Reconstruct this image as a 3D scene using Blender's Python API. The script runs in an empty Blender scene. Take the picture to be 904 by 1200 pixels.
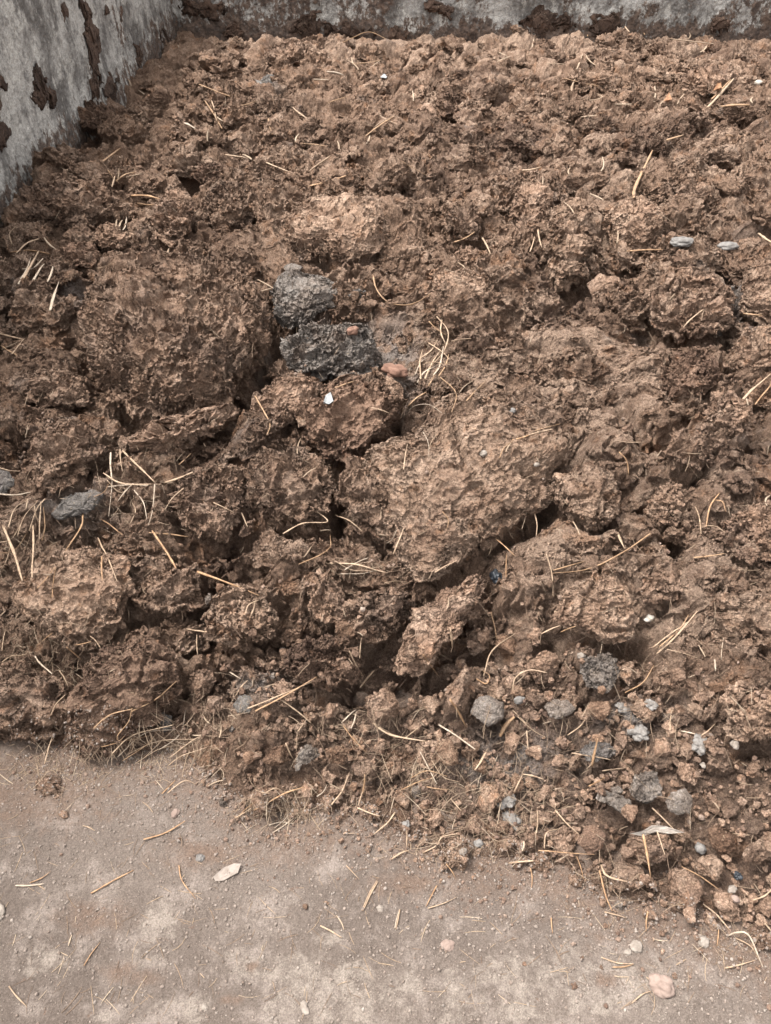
import bpy, math, random
import numpy as np
from mathutils import Vector

R_ = math.radians
rng = np.random.default_rng(11)
random.seed(5)
scene = bpy.context.scene
col = scene.collection

# ------------------------------------------------------------------ camera, sky, sun, exposure
CAM_H, PITCH, FOV = 1.6, 42.0, 67.0
cam_d = bpy.data.cameras.new('camera')
cam = bpy.data.objects.new('camera', cam_d)
col.objects.link(cam)
cam.location = (0, 0, CAM_H)
cam.rotation_euler = (R_(90 - PITCH), 0, 0)
cam_d.sensor_fit = 'VERTICAL'
cam_d.sensor_height = 24
cam_d.lens = 12 / math.tan(R_(FOV / 2))
cam_d.clip_start = 0.02
cam_d.clip_end = 500
scene.camera = cam

SUN_EL, SUN_AZ = 66.0, -80.0          # azimuth from +y towards +x
world = bpy.data.worlds.new('World')
scene.world = world
world.use_nodes = True
wn = world.node_tree
wn.nodes.clear()
sky = wn.nodes.new('ShaderNodeTexSky')
sky.sky_type = 'NISHITA'
sky.sun_disc = False
sky.sun_elevation = R_(SUN_EL)
sky.sun_rotation = R_(SUN_AZ)
sky.dust_density = 4.0
hs = wn.nodes.new('ShaderNodeHueSaturation')
hs.inputs['Saturation'].default_value = 0.07     # overcast: a nearly colourless sky
bg = wn.nodes.new('ShaderNodeBackground')
bg.inputs['Strength'].default_value = 0.15
wo = wn.nodes.new('ShaderNodeOutputWorld')
wn.links.new(sky.outputs[0], hs.inputs['Color'])
wn.links.new(hs.outputs[0], bg.inputs[0])
wn.links.new(bg.outputs[0], wo.inputs[0])

sd = bpy.data.lights.new('sun', 'SUN')
sd.energy = 1.35
sd.angle = R_(16)
sd.color = (1.0, 0.96, 0.90)
sun = bpy.data.objects.new('sun', sd)
col.objects.link(sun)
_sv = Vector((math.sin(R_(SUN_AZ)) * math.cos(R_(SUN_EL)), math.cos(R_(SUN_AZ)) * math.cos(R_(SUN_EL)), math.sin(R_(SUN_EL))))
sun.rotation_euler = _sv.to_track_quat('Z', 'Y').to_euler()
scene.view_settings.view_transform = 'Standard'
scene.view_settings.look = 'None'
scene.view_settings.exposure = 2.1
scene.view_settings.gamma = 1.0
scene.view_settings.use_curve_mapping = False
scene.cycles.max_bounces = 6
scene.cycles.diffuse_bounces = 4

# ------------------------------------------------------------------ view helpers (photo pixels 904 x 1200 -> rays)
FPX = 600 / math.tan(R_(FOV / 2))
CP, SP = math.cos(R_(PITCH)), math.sin(R_(PITCH))


def ray(px, py):
    u = (np.asarray(px, float) - 452) / FPX
    v = (600 - np.asarray(py, float)) / FPX
    return np.stack([u, CP + v * SP, -SP + v * CP], -1)      # axial depth 1


def on_plane(px, py, c, n):
    d = ray(px, py)
    o = np.array([0, 0, CAM_H])
    t = ((c - o) @ n) / (d @ n)
    return o + d * t[..., None]


def project(P):
    q = P - np.array([0, 0, CAM_H])
    zc = q[:, 1] * CP - q[:, 2] * SP
    yc = q[:, 1] * SP + q[:, 2] * CP
    return 452 + FPX * q[:, 0] / zc, 600 - FPX * yc / zc, zc


# ------------------------------------------------------------------ noise fields, evaluated by Blender's own nodes
def fields(P, specs):
    """specs: name -> (kind, scale, opts). Returns {name: array}."""
    n = len(P)
    me = bpy.data.meshes.new('tmp')
    me.vertices.add(n)
    me.vertices.foreach_set('co', np.ascontiguousarray(P, np.float32).ravel())
    ob = bpy.data.objects.new('tmp', me)
    col.objects.link(ob)
    ng = bpy.data.node_groups.new('tmp', 'GeometryNodeTree')
    ng.interface.new_socket('Geometry', in_out='INPUT', socket_type='NodeSocketGeometry')
    ng.interface.new_socket('Geometry', in_out='OUTPUT', socket_type='NodeSocketGeometry')
    gi, go = ng.nodes.new('NodeGroupInput'), ng.nodes.new('NodeGroupOutput')
    pos = ng.nodes.new('GeometryNodeInputPosition')
    last = gi.outputs[0]
    for name, (kind, scale, o) in specs.items():
        if kind == 'voronoi':
            t = ng.nodes.new('ShaderNodeTexVoronoi')
            t.feature = o.get('feature', 'F1')
            if 'smooth' in o:
                t.inputs['Smoothness'].default_value = o['smooth']
            t.inputs['Randomness'].default_value = o.get('rand', 1.0)
            out = t.outputs['Distance']
        elif kind == 'cell':
            t = ng.nodes.new('ShaderNodeTexVoronoi')
            out = t.outputs['Color']
        else:
            t = ng.nodes.new('ShaderNodeTexNoise')
            t.noise_type = o.get('type', 'FBM')
            t.inputs['Detail'].default_value = o.get('detail', 2.0)
            t.inputs['Roughness'].default_value = o.get('rough', 0.5)
            out = t.outputs['Color'] if kind == 'vector' else t.outputs[0]
        t.inputs['Scale'].default_value = scale
        if 'stretch' in o:
            m = ng.nodes.new('ShaderNodeVectorMath')
            m.operation = 'MULTIPLY'
            m.inputs[1].default_value = o['stretch']
            ng.links.new(pos.outputs[0], m.inputs[0])
            ng.links.new(m.outputs[0], t.inputs['Vector'])
        else:
            ng.links.new(pos.outputs[0], t.inputs['Vector'])
        s = ng.nodes.new('GeometryNodeStoreNamedAttribute')
        vec = kind in ('vector', 'cell')
        s.data_type = 'FLOAT_VECTOR' if vec else 'FLOAT'
        s.domain = 'POINT'
        s.inputs['Name'].default_value = 'f_' + name
        ng.links.new(last, s.inputs['Geometry'])
        ng.links.new(out, s.inputs['Value'])
        last = s.outputs['Geometry']
    ng.links.new(last, go.inputs[0])
    mod = ob.modifiers.new('n', 'NODES')
    mod.node_group = ng
    bpy.context.view_layer.update()
    ev = ob.evaluated_get(bpy.context.evaluated_depsgraph_get())
    res = {}
    for name, (kind, _s, _o) in specs.items():
        a = ev.data.attributes['f_' + name].data
        if kind in ('vector', 'cell'):
            b = np.empty(n * 3, np.float32)
            a.foreach_get('vector', b)
            res[name] = b.reshape(-1, 3)
        else:
            b = np.empty(n, np.float32)
            a.foreach_get('value', b)
            res[name] = b
    bpy.data.objects.remove(ob)
    bpy.data.meshes.remove(me)
    bpy.data.node_groups.remove(ng)
    return res


def lump(v, r=0.62):
    return 1 - np.clip(v / r, 0, 1.3) ** 2


def sstep(a, b, x):
    t = np.clip((x - a) / (b - a), 0, 1)
    return t * t * (3 - 2 * t)


# ------------------------------------------------------------------ mesh helpers
def make_mesh(name, co, faces, mat, smooth=True, attrs=None):
    """faces: (m,3) or (m,4) int array"""
    me = bpy.data.meshes.new(name)
    co = np.ascontiguousarray(co, np.float32)
    faces = np.ascontiguousarray(faces, np.int32)
    k = faces.shape[1]
    me.vertices.add(len(co))
    me.vertices.foreach_set('co', co.ravel())
    me.loops.add(faces.size)
    me.loops.foreach_set('vertex_index', faces.ravel())
    me.polygons.add(len(faces))
    me.polygons.foreach_set('loop_start', np.arange(0, faces.size, k, dtype=np.int32))
    if smooth:
        me.polygons.foreach_set('use_smooth', np.ones(len(faces), bool))
    else:
        me.polygons.foreach_set('use_smooth', np.zeros(len(faces), bool))
    me.update(calc_edges=True)
    for an, av in (attrs or {}).items():
        a = me.attributes.new(an, 'FLOAT', 'POINT')
        a.data.foreach_set('value', np.ascontiguousarray(av, np.float32))
    me.materials.append(mat)
    return me


def link(name, me, loc=(0, 0, 0), parent=None, label=None, cat=None, group=None, kind=None):
    o = bpy.data.objects.new(name, me)
    o.location = loc
    col.objects.link(o)
    if parent:
        o.parent = parent
    if label:
        o['label'] = label
    if cat:
        o['category'] = cat
    if group:
        o['group'] = group
    if kind:
        o['kind'] = kind
    return o


def grid_faces(nr, nc):
    i = np.arange((nr - 1) * (nc - 1))
    r, c = i // (nc - 1), i % (nc - 1)
    a = r * nc + c
    return np.stack([a, a + 1, a + nc + 1, a + nc], 1)


_ico = {}


def ico(level):
    if level not in _ico:
        import bmesh
        bm = bmesh.new()
        bmesh.ops.create_icosphere(bm, subdivisions=level, radius=1)
        v = np.array([q.co[:] for q in bm.verts])
        f = np.array([[q.index for q in p.verts] for p in bm.faces])
        bm.free()
        _ico[level] = (v / np.linalg.norm(v, axis=1)[:, None], f)
    return _ico[level]


def grid_normals(P, nr, nc):
    G = P.reshape(nr, nc, 3)
    n = np.cross(np.gradient(G, axis=1), np.gradient(G, axis=0)).reshape(-1, 3)
    n /= np.linalg.norm(n, axis=1)[:, None] + 1e-12
    return np.where(n[:, 2:3] < 0, -n, n)


def tri_normals(P, F):
    fn = np.cross(P[F[:, 1]] - P[F[:, 0]], P[F[:, 2]] - P[F[:, 0]])
    n = np.stack([sum(np.bincount(F[:, k], fn[:, i], len(P)) for k in range(3)) for i in range(3)], 1)
    return n / (np.linalg.norm(n, axis=1)[:, None] + 1e-15)


# ------------------------------------------------------------------ materials
def nodes_of(m):
    m.use_nodes = True
    nt = m.node_tree
    nt.nodes.clear()
    out = nt.nodes.new('ShaderNodeOutputMaterial')
    b = nt.nodes.new('ShaderNodeBsdfPrincipled')
    b.inputs['Roughness'].default_value = 0.92
    b.inputs['Specular IOR Level'].default_value = 0.25
    nt.links.new(b.outputs[0], out.inputs[0])
    return nt, b


class NT:
    def __init__(s, name, rough=0.92, spec=0.25):
        s.m = bpy.data.materials.new(name)
        s.nt, s.b = nodes_of(s.m)
        s.b.inputs['Roughness'].default_value = rough
        s.b.inputs['Specular IOR Level'].default_value = spec
        tc = s.nt.nodes.new('ShaderNodeTexCoord')
        oi = s.nt.nodes.new('ShaderNodeObjectInfo')
        mul = s.nt.nodes.new('ShaderNodeMath'); mul.operation = 'MULTIPLY'; mul.inputs[1].default_value = 37.0
        s.nt.links.new(oi.outputs['Random'], mul.inputs[0])
        add = s.nt.nodes.new('ShaderNodeVectorMath'); add.operation = 'ADD'
        s.nt.links.new(tc.outputs['Object'], add.inputs[0])
        s.nt.links.new(mul.outputs[0], add.inputs[1])
        s.co = add.outputs[0]
        s.rand = oi.outputs['Random']

    def noise(s, scale, detail=3, rough=0.55, stretch=None, dist=0.0):
        t = s.nt.nodes.new('ShaderNodeTexNoise')
        t.inputs['Scale'].default_value = scale
        t.inputs['Detail'].default_value = detail
        t.inputs['Roughness'].default_value = rough
        t.inputs['Distortion'].default_value = dist
        s._vec(t, stretch)
        return t.outputs[0]

    def vor(s, scale, feature='F1', stretch=None):
        t = s.nt.nodes.new('ShaderNodeTexVoronoi')
        t.feature = feature
        t.inputs['Scale'].default_value = scale
        s._vec(t, stretch)
        return t.outputs['Distance']

    def _vec(s, t, stretch):
        if stretch:
            m = s.nt.nodes.new('ShaderNodeVectorMath'); m.operation = 'MULTIPLY'
            m.inputs[1].default_value = stretch
            s.nt.links.new(s.co, m.inputs[0]); s.nt.links.new(m.outputs[0], t.inputs['Vector'])
        else:
            s.nt.links.new(s.co, t.inputs['Vector'])

    def attr(s, name):
        a = s.nt.nodes.new('ShaderNodeAttribute'); a.attribute_name = name
        return a.outputs['Fac']

    def rng(s, x, a, b, c=0.0, d=1.0):
        n = s.nt.nodes.new('ShaderNodeMapRange'); n.interpolation_type = 'SMOOTHSTEP'
        for i, v in enumerate((a, b, c, d)):
            n.inputs[1 + i].default_value = v
        s.nt.links.new(x, n.inputs[0])
        return n.outputs[0]

    def math(s, op, a, b):
        n = s.nt.nodes.new('ShaderNodeMath'); n.operation = op
        for i, v in enumerate((a, b)):
            if isinstance(v, (int, float)):
                n.inputs[i].default_value = v
            else:
                s.nt.links.new(v, n.inputs[i])
        return n.outputs[0]

    def mix(s, fac, a, b, mode='MIX'):
        n = s.nt.nodes.new('ShaderNodeMix'); n.data_type = 'RGBA'; n.blend_type = mode
        if isinstance(fac, (int, float)):
            n.inputs[0].default_value = fac
        else:
            s.nt.links.new(fac, n.inputs[0])
        for sock, v in ((n.inputs[6], a), (n.inputs[7], b)):
            if isinstance(v, (tuple, list)):
                sock.default_value = (*v, 1)
            else:
                s.nt.links.new(v, sock)
        return n.outputs[2]

    def color(s, c):
        if isinstance(c, tuple):
            s.b.inputs['Base Color'].default_value = (*c, 1)
        else:
            s.nt.links.new(c, s.b.inputs['Base Color'])

    def bump(s, *hs):
        prev = None
        for h, strength, dist in hs:
            n = s.nt.nodes.new('ShaderNodeBump')
            n.inputs['Strength'].default_value = strength
            n.inputs['Distance'].default_value = dist
            s.nt.links.new(h, n.inputs['Height'])
            if prev is not None:
                s.nt.links.new(prev, n.inputs['Normal'])
            prev = n.outputs[0]
        s.nt.links.new(prev, s.b.inputs['Normal'])


def dung_material(name, dark, mid, light, grey=0.0, dry=0.5):
    t = NT(name)
    a = t.noise(7, 4, 0.6)
    c = t.mix(t.rng(a, 0.32, 0.62), dark, mid)
    b = t.noise(16, 5, 0.65, dist=0.6)
    c = t.mix(t.math('MULTIPLY', t.rng(b, 0.62 - 0.25 * dry, 0.80 - 0.22 * dry), 0.85), c, light)
    # ochre and reddish stains
    r = t.noise(26, 3, 0.6)
    c = t.mix(t.math('MULTIPLY', t.rng(r, 0.56, 0.72), 0.45), c, (mid[0] * 1.15, mid[1] * 0.92, mid[2] * 0.72))
    # ashy film
    if grey:
        g = t.noise(13, 4, 0.6)
        c = t.mix(t.math('MULTIPLY', t.rng(g, 0.40, 0.60), grey), c, (0.180, 0.164, 0.149))
    # grain: darker and paler crumbs, pale fibre flecks
    vr = t.rng(t.rand, 0.0, 1.0, 0.80, 1.12)
    cv = t.nt.nodes.new('ShaderNodeCombineColor')
    for q in range(3):
        t.nt.links.new(vr, cv.inputs[q])
    c = t.mix(1.0, c, cv.outputs[0], 'MULTIPLY')
    g1 = t.noise(320, 4, 0.7)
    c = t.mix(1.0, c, t.mix(t.rng(g1, 0.30, 0.70), (0.62, 0.60, 0.58), (1.32, 1.33, 1.34)), 'MULTIPLY')
    g2 = t.noise(125, 5, 0.74)
    c = t.mix(1.0, c, t.mix(t.rng(g2, 0.32, 0.66), (0.82, 0.79, 0.77), (1.42, 1.43, 1.44)), 'MULTIPLY')
    f = t.noise(420, 1, 0.5, stretch=(1, 0.12, 1))
    f2 = t.noise(420, 1, 0.5, stretch=(0.12, 1, 0.5))
    fm = t.math('MAXIMUM', t.rng(f, 0.70, 0.76), t.rng(f2, 0.71, 0.77))
    c = t.mix(t.math('MULTIPLY', fm, 0.55), c, (0.42, 0.32, 0.21))
    t.color(c)
    t.bump((t.noise(130, 5, 0.72), 0.85, 0.012), (t.noise(480, 3, 0.7), 0.7, 0.004))
    return t.m


DARK, MID, LIGHT = (0.121, 0.073, 0.049), (0.212, 0.135, 0.092), (0.306, 0.213, 0.154)
M = {}
M['b'] = dung_material('dung_brown', DARK, MID, LIGHT, 0.12, 0.45)
M['k'] = dung_material('dung_dark', (0.093, 0.056, 0.039), (0.154, 0.096, 0.066), (0.218, 0.143, 0.101), 0.0, 0.25)
M['l'] = dung_material('dung_dry', (0.146, 0.090, 0.061), (0.222, 0.146, 0.101), (0.292, 0.205, 0.149), 0.0, 0.75)
M['g'] = dung_material('dung_ashy', (0.092, 0.070, 0.056), (0.145, 0.115, 0.094), (0.185, 0.155, 0.132), 0.35, 0.6)
M['a'] = dung_material('dung_ash_crust', (0.125, 0.092, 0.072), (0.178, 0.143, 0.119), (0.230, 0.202, 0.178), 0.5, 0.6)
M['w'] = dung_material('dung_dried_dark', (0.040, 0.025, 0.018), (0.078, 0.048, 0.034), (0.125, 0.080, 0.058), 0.0, 0.25)
M['n'] = dung_material('dung_charcoal', (0.052, 0.043, 0.038), (0.092, 0.077, 0.069), (0.150, 0.128, 0.114), 0.55, 0.4)
M['o'] = dung_material('dung_rusty', (0.115, 0.066, 0.042), (0.185, 0.114, 0.075), (0.245, 0.164, 0.113), 0.0, 0.4)


def heap_material():
    t = NT('dung_heap')
    a = t.noise(3.2, 5, 0.62)
    c = t.mix(t.rng(a, 0.34, 0.58), (0.129, 0.079, 0.053), (0.211, 0.135, 0.092))
    dm = t.noise(1.5, 5, 0.65)
    c = t.mix(t.math('MULTIPLY', t.rng(dm, 0.50, 0.64), 0.6), c, (0.088, 0.053, 0.038))
    c = t.mix(t.math('MULTIPLY', t.attr('duff'), t.rng(t.noise(30, 5, 0.7), 0.25, 0.55)), c, (0.095, 0.062, 0.045))
    dryf = t.attr('dry')
    b = t.noise(14, 5, 0.65, dist=0.6)
    bb = t.math('ADD', b, t.math('MULTIPLY', dryf, 0.24))
    c = t.mix(t.math('MULTIPLY', t.rng(bb, 0.52, 0.72), 0.9), c, LIGHT)
    r = t.noise(11, 3, 0.6)
    c = t.mix(t.math('MULTIPLY', t.rng(r, 0.55, 0.72), 0.5), c, (MID[0] * 1.15, MID[1] * 0.92, MID[2] * 0.70))
    g = t.noise(5, 5, 0.65)
    gg = t.math('ADD', t.math('MULTIPLY', t.rng(g, 0.60, 0.72), 0.35), t.math('MULTIPLY', t.attr('ash'), 0.85))
    c = t.mix(gg, c, (0.20, 0.178, 0.162))
    g1 = t.noise(300, 4, 0.7)
    c = t.mix(1.0, c, t.mix(t.rng(g1, 0.30, 0.70), (0.62, 0.60, 0.58), (1.32, 1.33, 1.34)), 'MULTIPLY')
    g2 = t.noise(125, 5, 0.74)
    c = t.mix(1.0, c, t.mix(t.rng(g2, 0.32, 0.66), (0.82, 0.79, 0.77), (1.42, 1.43, 1.44)), 'MULTIPLY')
    f = t.noise(420, 1, 0.5, stretch=(1, 0.12, 1))
    f2 = t.noise(420, 1, 0.5, stretch=(0.12, 1, 0.5))
    fm = t.math('MAXIMUM', t.rng(f, 0.70, 0.76), t.rng(f2, 0.71, 0.77))
    c = t.mix(t.math('MULTIPLY', fm, 0.55), c, (0.42, 0.32, 0.21))
    t.color(c)
    t.bump((t.noise(120, 5, 0.72), 0.85, 0.012), (t.noise(480, 3, 0.7), 0.7, 0.004))
    return t.m


M['heap'] = heap_material()


def simple(name, c1, c2, scale, rough=0.8, bump=0.3, spec=0.3, stretch=None):
    t = NT(name, rough, spec)
    n = t.noise(scale, 3, 0.6, stretch=stretch)
    c = t.mix(t.rng(n, 0.3, 0.7), c1, c2)
    t.color(c)
    t.bump((t.noise(scale * 3, 3, 0.6, stretch=stretch), bump, 0.004))
    return t.m


STRAW = {
    'p': simple('straw_pale', (0.215, 0.145, 0.094), (0.32, 0.23, 0.155), 90, 0.6),
    'y': simple('straw_golden', (0.185, 0.108, 0.058), (0.27, 0.172, 0.098), 90, 0.55),
    'w': simple('straw_bleached', (0.245, 0.187, 0.137), (0.345, 0.278, 0.212), 90, 0.65),
    'n': simple('straw_brown', (0.17, 0.095, 0.05), (0.31, 0.19, 0.105), 90, 0.7),
}

# ------------------------------------------------------------------ the heap's broad form
_toe_px = np.array([(-260, 842), (-120, 850), (0, 858), (90, 878), (200, 885), (250, 915), (300, 958), (420, 950), (520, 1000), (620, 1006),
                    (700, 1045), (760, 1062), (830, 1085), (904, 1112), (1010, 1150)], float)
_toe = on_plane(_toe_px[:, 0], _toe_px[:, 1], np.zeros(3), np.array([0, 0, 1.0]))
TOE_X, TOE_Y = _toe[:, 0], _toe[:, 1]
WALL_X0, WALL_K, BACK_Y = -1.5625, 0.0274, 5.95      # left wall: x = WALL_X0 + WALL_K*y; back wall: y = BACK_Y


def toe_s(x, y):
    return y - np.interp(x, TOE_X, TOE_Y)


_S = np.array([-0.30, -0.02, 0.03, 0.12, 0.30, 0.60, 1.1, 1.9, 3.2, 6.0])
_HL = np.array([-0.10, -0.015, 0.025, 0.080, 0.165, 0.285, 0.40, 0.48, 0.51, 0.50])


def hb(x, y):
    s = toe_s(x, y)
    h = np.interp(s, _S, _HL)
    left = sstep(0.05, -0.45, x)
    h = h + left * 0.012 * np.exp(-((s - 0.16) / 0.16) ** 2)
    return h


def hb_hit(px, py, n=700):
    """where the photo's ray meets the broad form (or the ground)"""
    px, py = np.atleast_1d(np.asarray(px, float)), np.atleast_1d(np.asarray(py, float))
    d = ray(px, py)
    out = np.zeros((len(px), 3))
    o = np.array([0, 0, CAM_H])
    ts = np.geomspace(0.8, 9.0, n)
    for i in range(len(px)):
        P = o + d[i] * ts[:, None]
        below = P[:, 2] <= np.maximum(hb(P[:, 0], P[:, 1]), 0)
        k = int(np.argmax(below)) if below.any() else n - 1
        out[i] = P[k]
    return out


def hb_normal(x, y, e=0.08):
    gx = (np.maximum(hb(x + e, y), 0) - np.maximum(hb(x - e, y), 0)) / (2 * e)
    gy = (np.maximum(hb(x, y + e), 0) - np.maximum(hb(x, y - e), 0)) / (2 * e)
    v = np.array([-float(gx), -float(gy), 1.0])
    return v / np.linalg.norm(v)


CREVICES = [  # photo polyline, half width in px, depth in m
    ([(322, 372), (321, 400), (305, 430), (285, 455)], 8, .13), ([(385, 320), (402, 322), (420, 318)], 10, .16),
    ([(270, 492), (235, 503), (200, 510)], 6, .07), ([(402, 540), (397, 575), (391, 606)], 7, .17), ([(366, 538), (398, 550)], 6, .12),
    ([(470, 445), (466, 498), (432, 530)], 5, .08), ([(480, 487), (502, 482)], 7, .16), ([(642, 570), (633, 602)], 7, .12), ([(672, 525), (690, 540)], 6, .1),
    ([(762, 512), (800, 492), (845, 474), (880, 462)], 10, .12), ([(798, 550), (835, 547)], 7, .1), ([(818, 590), (848, 612)], 9, .11), ([(795, 618), (801, 660)], 8, .12),
    ([(578, 660), (525, 688), (488, 712)], 8, .11), ([(545, 700), (572, 690)], 10, .08), ([(418, 778), (468, 785)], 16, .12), ([(505, 788), (532, 778)], 8, .09),
    ([(222, 700), (240, 745)], 13, .14), ([(160, 726), (210, 724)], 8, .1), ([(240, 655), (295, 662)], 14, .1), ([(655, 745), (775, 750)], 8, .09),
    ([(612, 292), (632, 278)], 7, .12), ([(697, 275), (703, 290)], 7, .12), ([(680, 345), (695, 330)], 7, .1), ([(862, 372), (852, 402)], 5, .08),
    ([(8, 262), (10, 305)], 12, .15), ([(55, 272), (130, 264)], 5, .08), ([(205, 297), (246, 290)], 5, .09), ([(462, 58), (470, 85)], 9, .12),
    ([(426, 205), (428, 216)], 5, .12), ([(350, 128), (425, 122)], 6, .07), ([(512, 152), (548, 148)], 6, .08), ([(706, 217), (742, 220)], 6, .11), ([(232, 142), (282, 156)], 8, .07),
    ([(605, 195), (630, 197)], 6, .06), ([(730, 470), (760, 500)], 6, .07), ([(104, 640), (150, 642)], 6, .06), ([(410, 690), (470, 750)], 5, .05),
    ([(500, 655), (470, 690), (430, 755)], 4, .05), ([(560, 745), (590, 760)], 8, .06), ([(880, 520), (904, 540)], 7, .06), ([(330, 610), (240, 620)], 5, .06),
]


def seg_dist(P, A, B):
    ab = B - A
    t = np.clip(((P - A) @ ab) / max(float(ab @ ab), 1e-12), 0, 1)
    return np.linalg.norm(P - (A + t[:, None] * ab), axis=1)


def crevice_depth(x, y):
    P = np.stack([x, y], 1)
    out = np.zeros(len(x))
    for pts, w, d in CREVICES:
        pts = np.array(pts, float)
        W = hb_hit(pts[:, 0], pts[:, 1])
        zc = float(project(W)[2].mean())
        wm = w * zc / FPX * 1.15
        lo, hi = W[:, :2].min(0) - 4 * wm, W[:, :2].max(0) + 4 * wm
        m = np.nonzero((x > lo[0]) & (x < hi[0]) & (y > lo[1]) & (y < hi[1]))[0]
        if not len(m):
            continue
        dd = np.full(len(m), 9.0)
        for a, b in zip(W[:-1, :2], W[1:, :2]):
            dd = np.minimum(dd, seg_dist(P[m], a, b))
        out[m] = np.maximum(out[m], 0.85 * d * np.exp(-(dd / (1.05 * wm)) ** 2))
    return out


def spots(x, y, table):
    """soft ellipses given in photo pixels (cx, cy, rx, ry), laid on the broad form"""
    out = np.zeros(len(x))
    for cx, cy, rx, ry in table:
        c, e, f = hb_hit([cx, cx + rx, cx], [cy, cy, cy - ry])
        ax, ay = abs(e[0] - c[0]), abs(f[1] - c[1])
        d = ((x - c[0]) / ax) ** 2 + ((y - c[1]) / ay) ** 2
        out = np.maximum(out, np.exp(-d * 0.8))
    return out


DRY = [(650, 450, 110, 70), (560, 520, 90, 50), (700, 700, 70, 40), (380, 270, 60, 30), (660, 640, 60, 40), (545, 350, 50, 25), (720, 265, 60, 25),
       (110, 690, 70, 50), (840, 720, 70, 40), (560, 50, 300, 20), (780, 190, 110, 40), (850, 640, 60, 60)]
ASH = [(355, 395, 42, 22), (400, 375, 40, 14), (460, 410, 30, 40), (85, 590, 40, 16), (70, 345, 36, 20), (305, 112, 18, 10), (110, 488, 25, 10), (820, 285, 60, 18), (870, 350, 20, 40),
       (600, 880, 60, 30), (300, 800, 30, 20), (740, 830, 40, 16)]

MACRO_1 = {'w': ('vector', 6.0, {'detail': 3.0}), 'mask': ('noise', 2.7, {'detail': 2.0}), 'mask2': ('noise', 7.0, {'detail': 2.0})}
MACRO_2 = {
    'lo': ('noise', 3.0, {'detail': 4.0, 'rough': 0.55}),
    'v5': ('voronoi', 5.0, {'feature': 'SMOOTH_F1', 'smooth': 0.15, 'stretch': (1, 1.25, 1)}),
    'v11': ('voronoi', 11.0, {'stretch': (0.85, 1.1, 1.25)}),
    'fb': ('noise', 22.0, {'detail': 5.0, 'rough': 0.62}),
    'edge': ('voronoi', 9.0, {'feature': 'DISTANCE_TO_EDGE'}),
    'p6': ('voronoi', 5.2, {'feature': 'DISTANCE_TO_EDGE', 'stretch': (0.62, 1.05, 1.2)}), 'q6': ('cell', 5.2, {'stretch': (0.62, 1.05, 1.2)}),
    'p10': ('voronoi', 10.0, {'feature': 'DISTANCE_TO_EDGE', 'stretch': (0.66, 1.05, 1.3)}), 'q10': ('cell', 10.0, {'stretch': (0.66, 1.05, 1.3)}),
    'p21': ('voronoi', 21.0, {'feature': 'DISTANCE_TO_EDGE', 'stretch': (0.72, 1.0, 1.4)}), 'q21': ('cell', 21.0, {'stretch': (0.72, 1.0, 1.4)}),
}


def plump(e, w=0.40):
    """rounded body with a sharp narrow gap round it"""
    return 1 - (1 - np.clip(e / w, 0, 1)) ** 2.2
MICRO_1 = {'w': ('vector', 26.0, {'detail': 4.0, 'rough': 0.65}), 'mask2': ('noise', 7.0, {'detail': 2.0}), 'mask3': ('noise', 15.0, {'detail': 2.0})}
MICRO_2 = {
    'v24': ('voronoi', 24.0, {}),
    'e26': ('voronoi', 26.0, {'feature': 'DISTANCE_TO_EDGE'}),
    'e38': ('voronoi', 38.0, {'feature': 'DISTANCE_TO_EDGE'}), 'c38': ('cell', 38.0, {}),
    'e85': ('voronoi', 85.0, {'feature': 'DISTANCE_TO_EDGE'}), 'c85': ('cell', 85.0, {}),
    'fine': ('noise', 48.0, {'detail': 6.0, 'rough': 0.68, 'stretch': (0.8, 0.8, 1.8)}),
    'rid': ('noise', 30.0, {'type': 'RIDGED_MULTIFRACTAL', 'detail': 4.0, 'stretch': (0.8, 0.8, 1.7)}),
}


def macro_fields(Q):
    f = fields(Q, MACRO_1)
    w2 = fields(Q, {'w2': ('vector', 17.0, {'detail': 3.0, 'rough': 0.6})})['w2']
    f.update(fields(Q + 0.055 * (f['w'] - 0.5) + 0.030 * (w2 - 0.5), MACRO_2))
    return f


def micro(Q, cap, rough):
    """crumbs, flakes and cracks, as a height along the surface normal; cap(cell size), rough 0..1"""
    f = fields(Q, MICRO_1)
    f.update(fields(Q + 0.020 * (f['w'] - 0.5), MICRO_2))
    rough = rough * (0.50 + 0.75 * sstep(0.40, 0.60, f['mask2']))
    crumb = (0.35 + 1.1 * sstep(0.36, 0.64, f['mask2'])) * (0.25 + 0.75 * rough)
    flake = 0.5 + 1.0 * sstep(0.38, 0.62, f['mask3'])
    g38 = sstep(0.0, 0.16, f['e38'])
    g85 = sstep(0.0, 0.20, f['e85'])
    m = 0.0075 * crumb * (lump(f['v24']) - 0.5) * cap(.040)
    m += (0.0038 * (f['c38'][:, 0] - 0.5) * g38 + 0.0034 * (g38 - 1)) * crumb * cap(.024)
    m += (0.0020 * (f['c85'][:, 0] - 0.5) * g85 + 0.0022 * (g85 - 1)) * (0.4 + 0.6 * rough) * flake * cap(.011)
    m += 0.021 * (f['fine'] - 0.5) * (0.45 + 0.55 * rough) * cap(.020)
    m -= 0.0060 * np.clip(1 - f['e26'] / 0.07, 0, 1) * (0.4 + 0.8 * sstep(0.42, 0.6, f['mask3'])) * cap(.035)
    m += 0.0045 * np.clip(f['rid'] - 0.9, -0.9, 0.9) * cap(.03)
    return 0.64 * m


def lamination(Q, f, k, period):
    """worn edges of folded layers: a sawtooth of the warped depth"""
    t = (Q @ k) / period + 3.2 * (f['lo'] - 0.5) * 2 + 1.1 * (f['fb'] - 0.5) * 2
    s = t - np.floor(t)
    return np.where(s < 0.78, s / 0.78, (1 - s) / 0.22)


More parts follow.
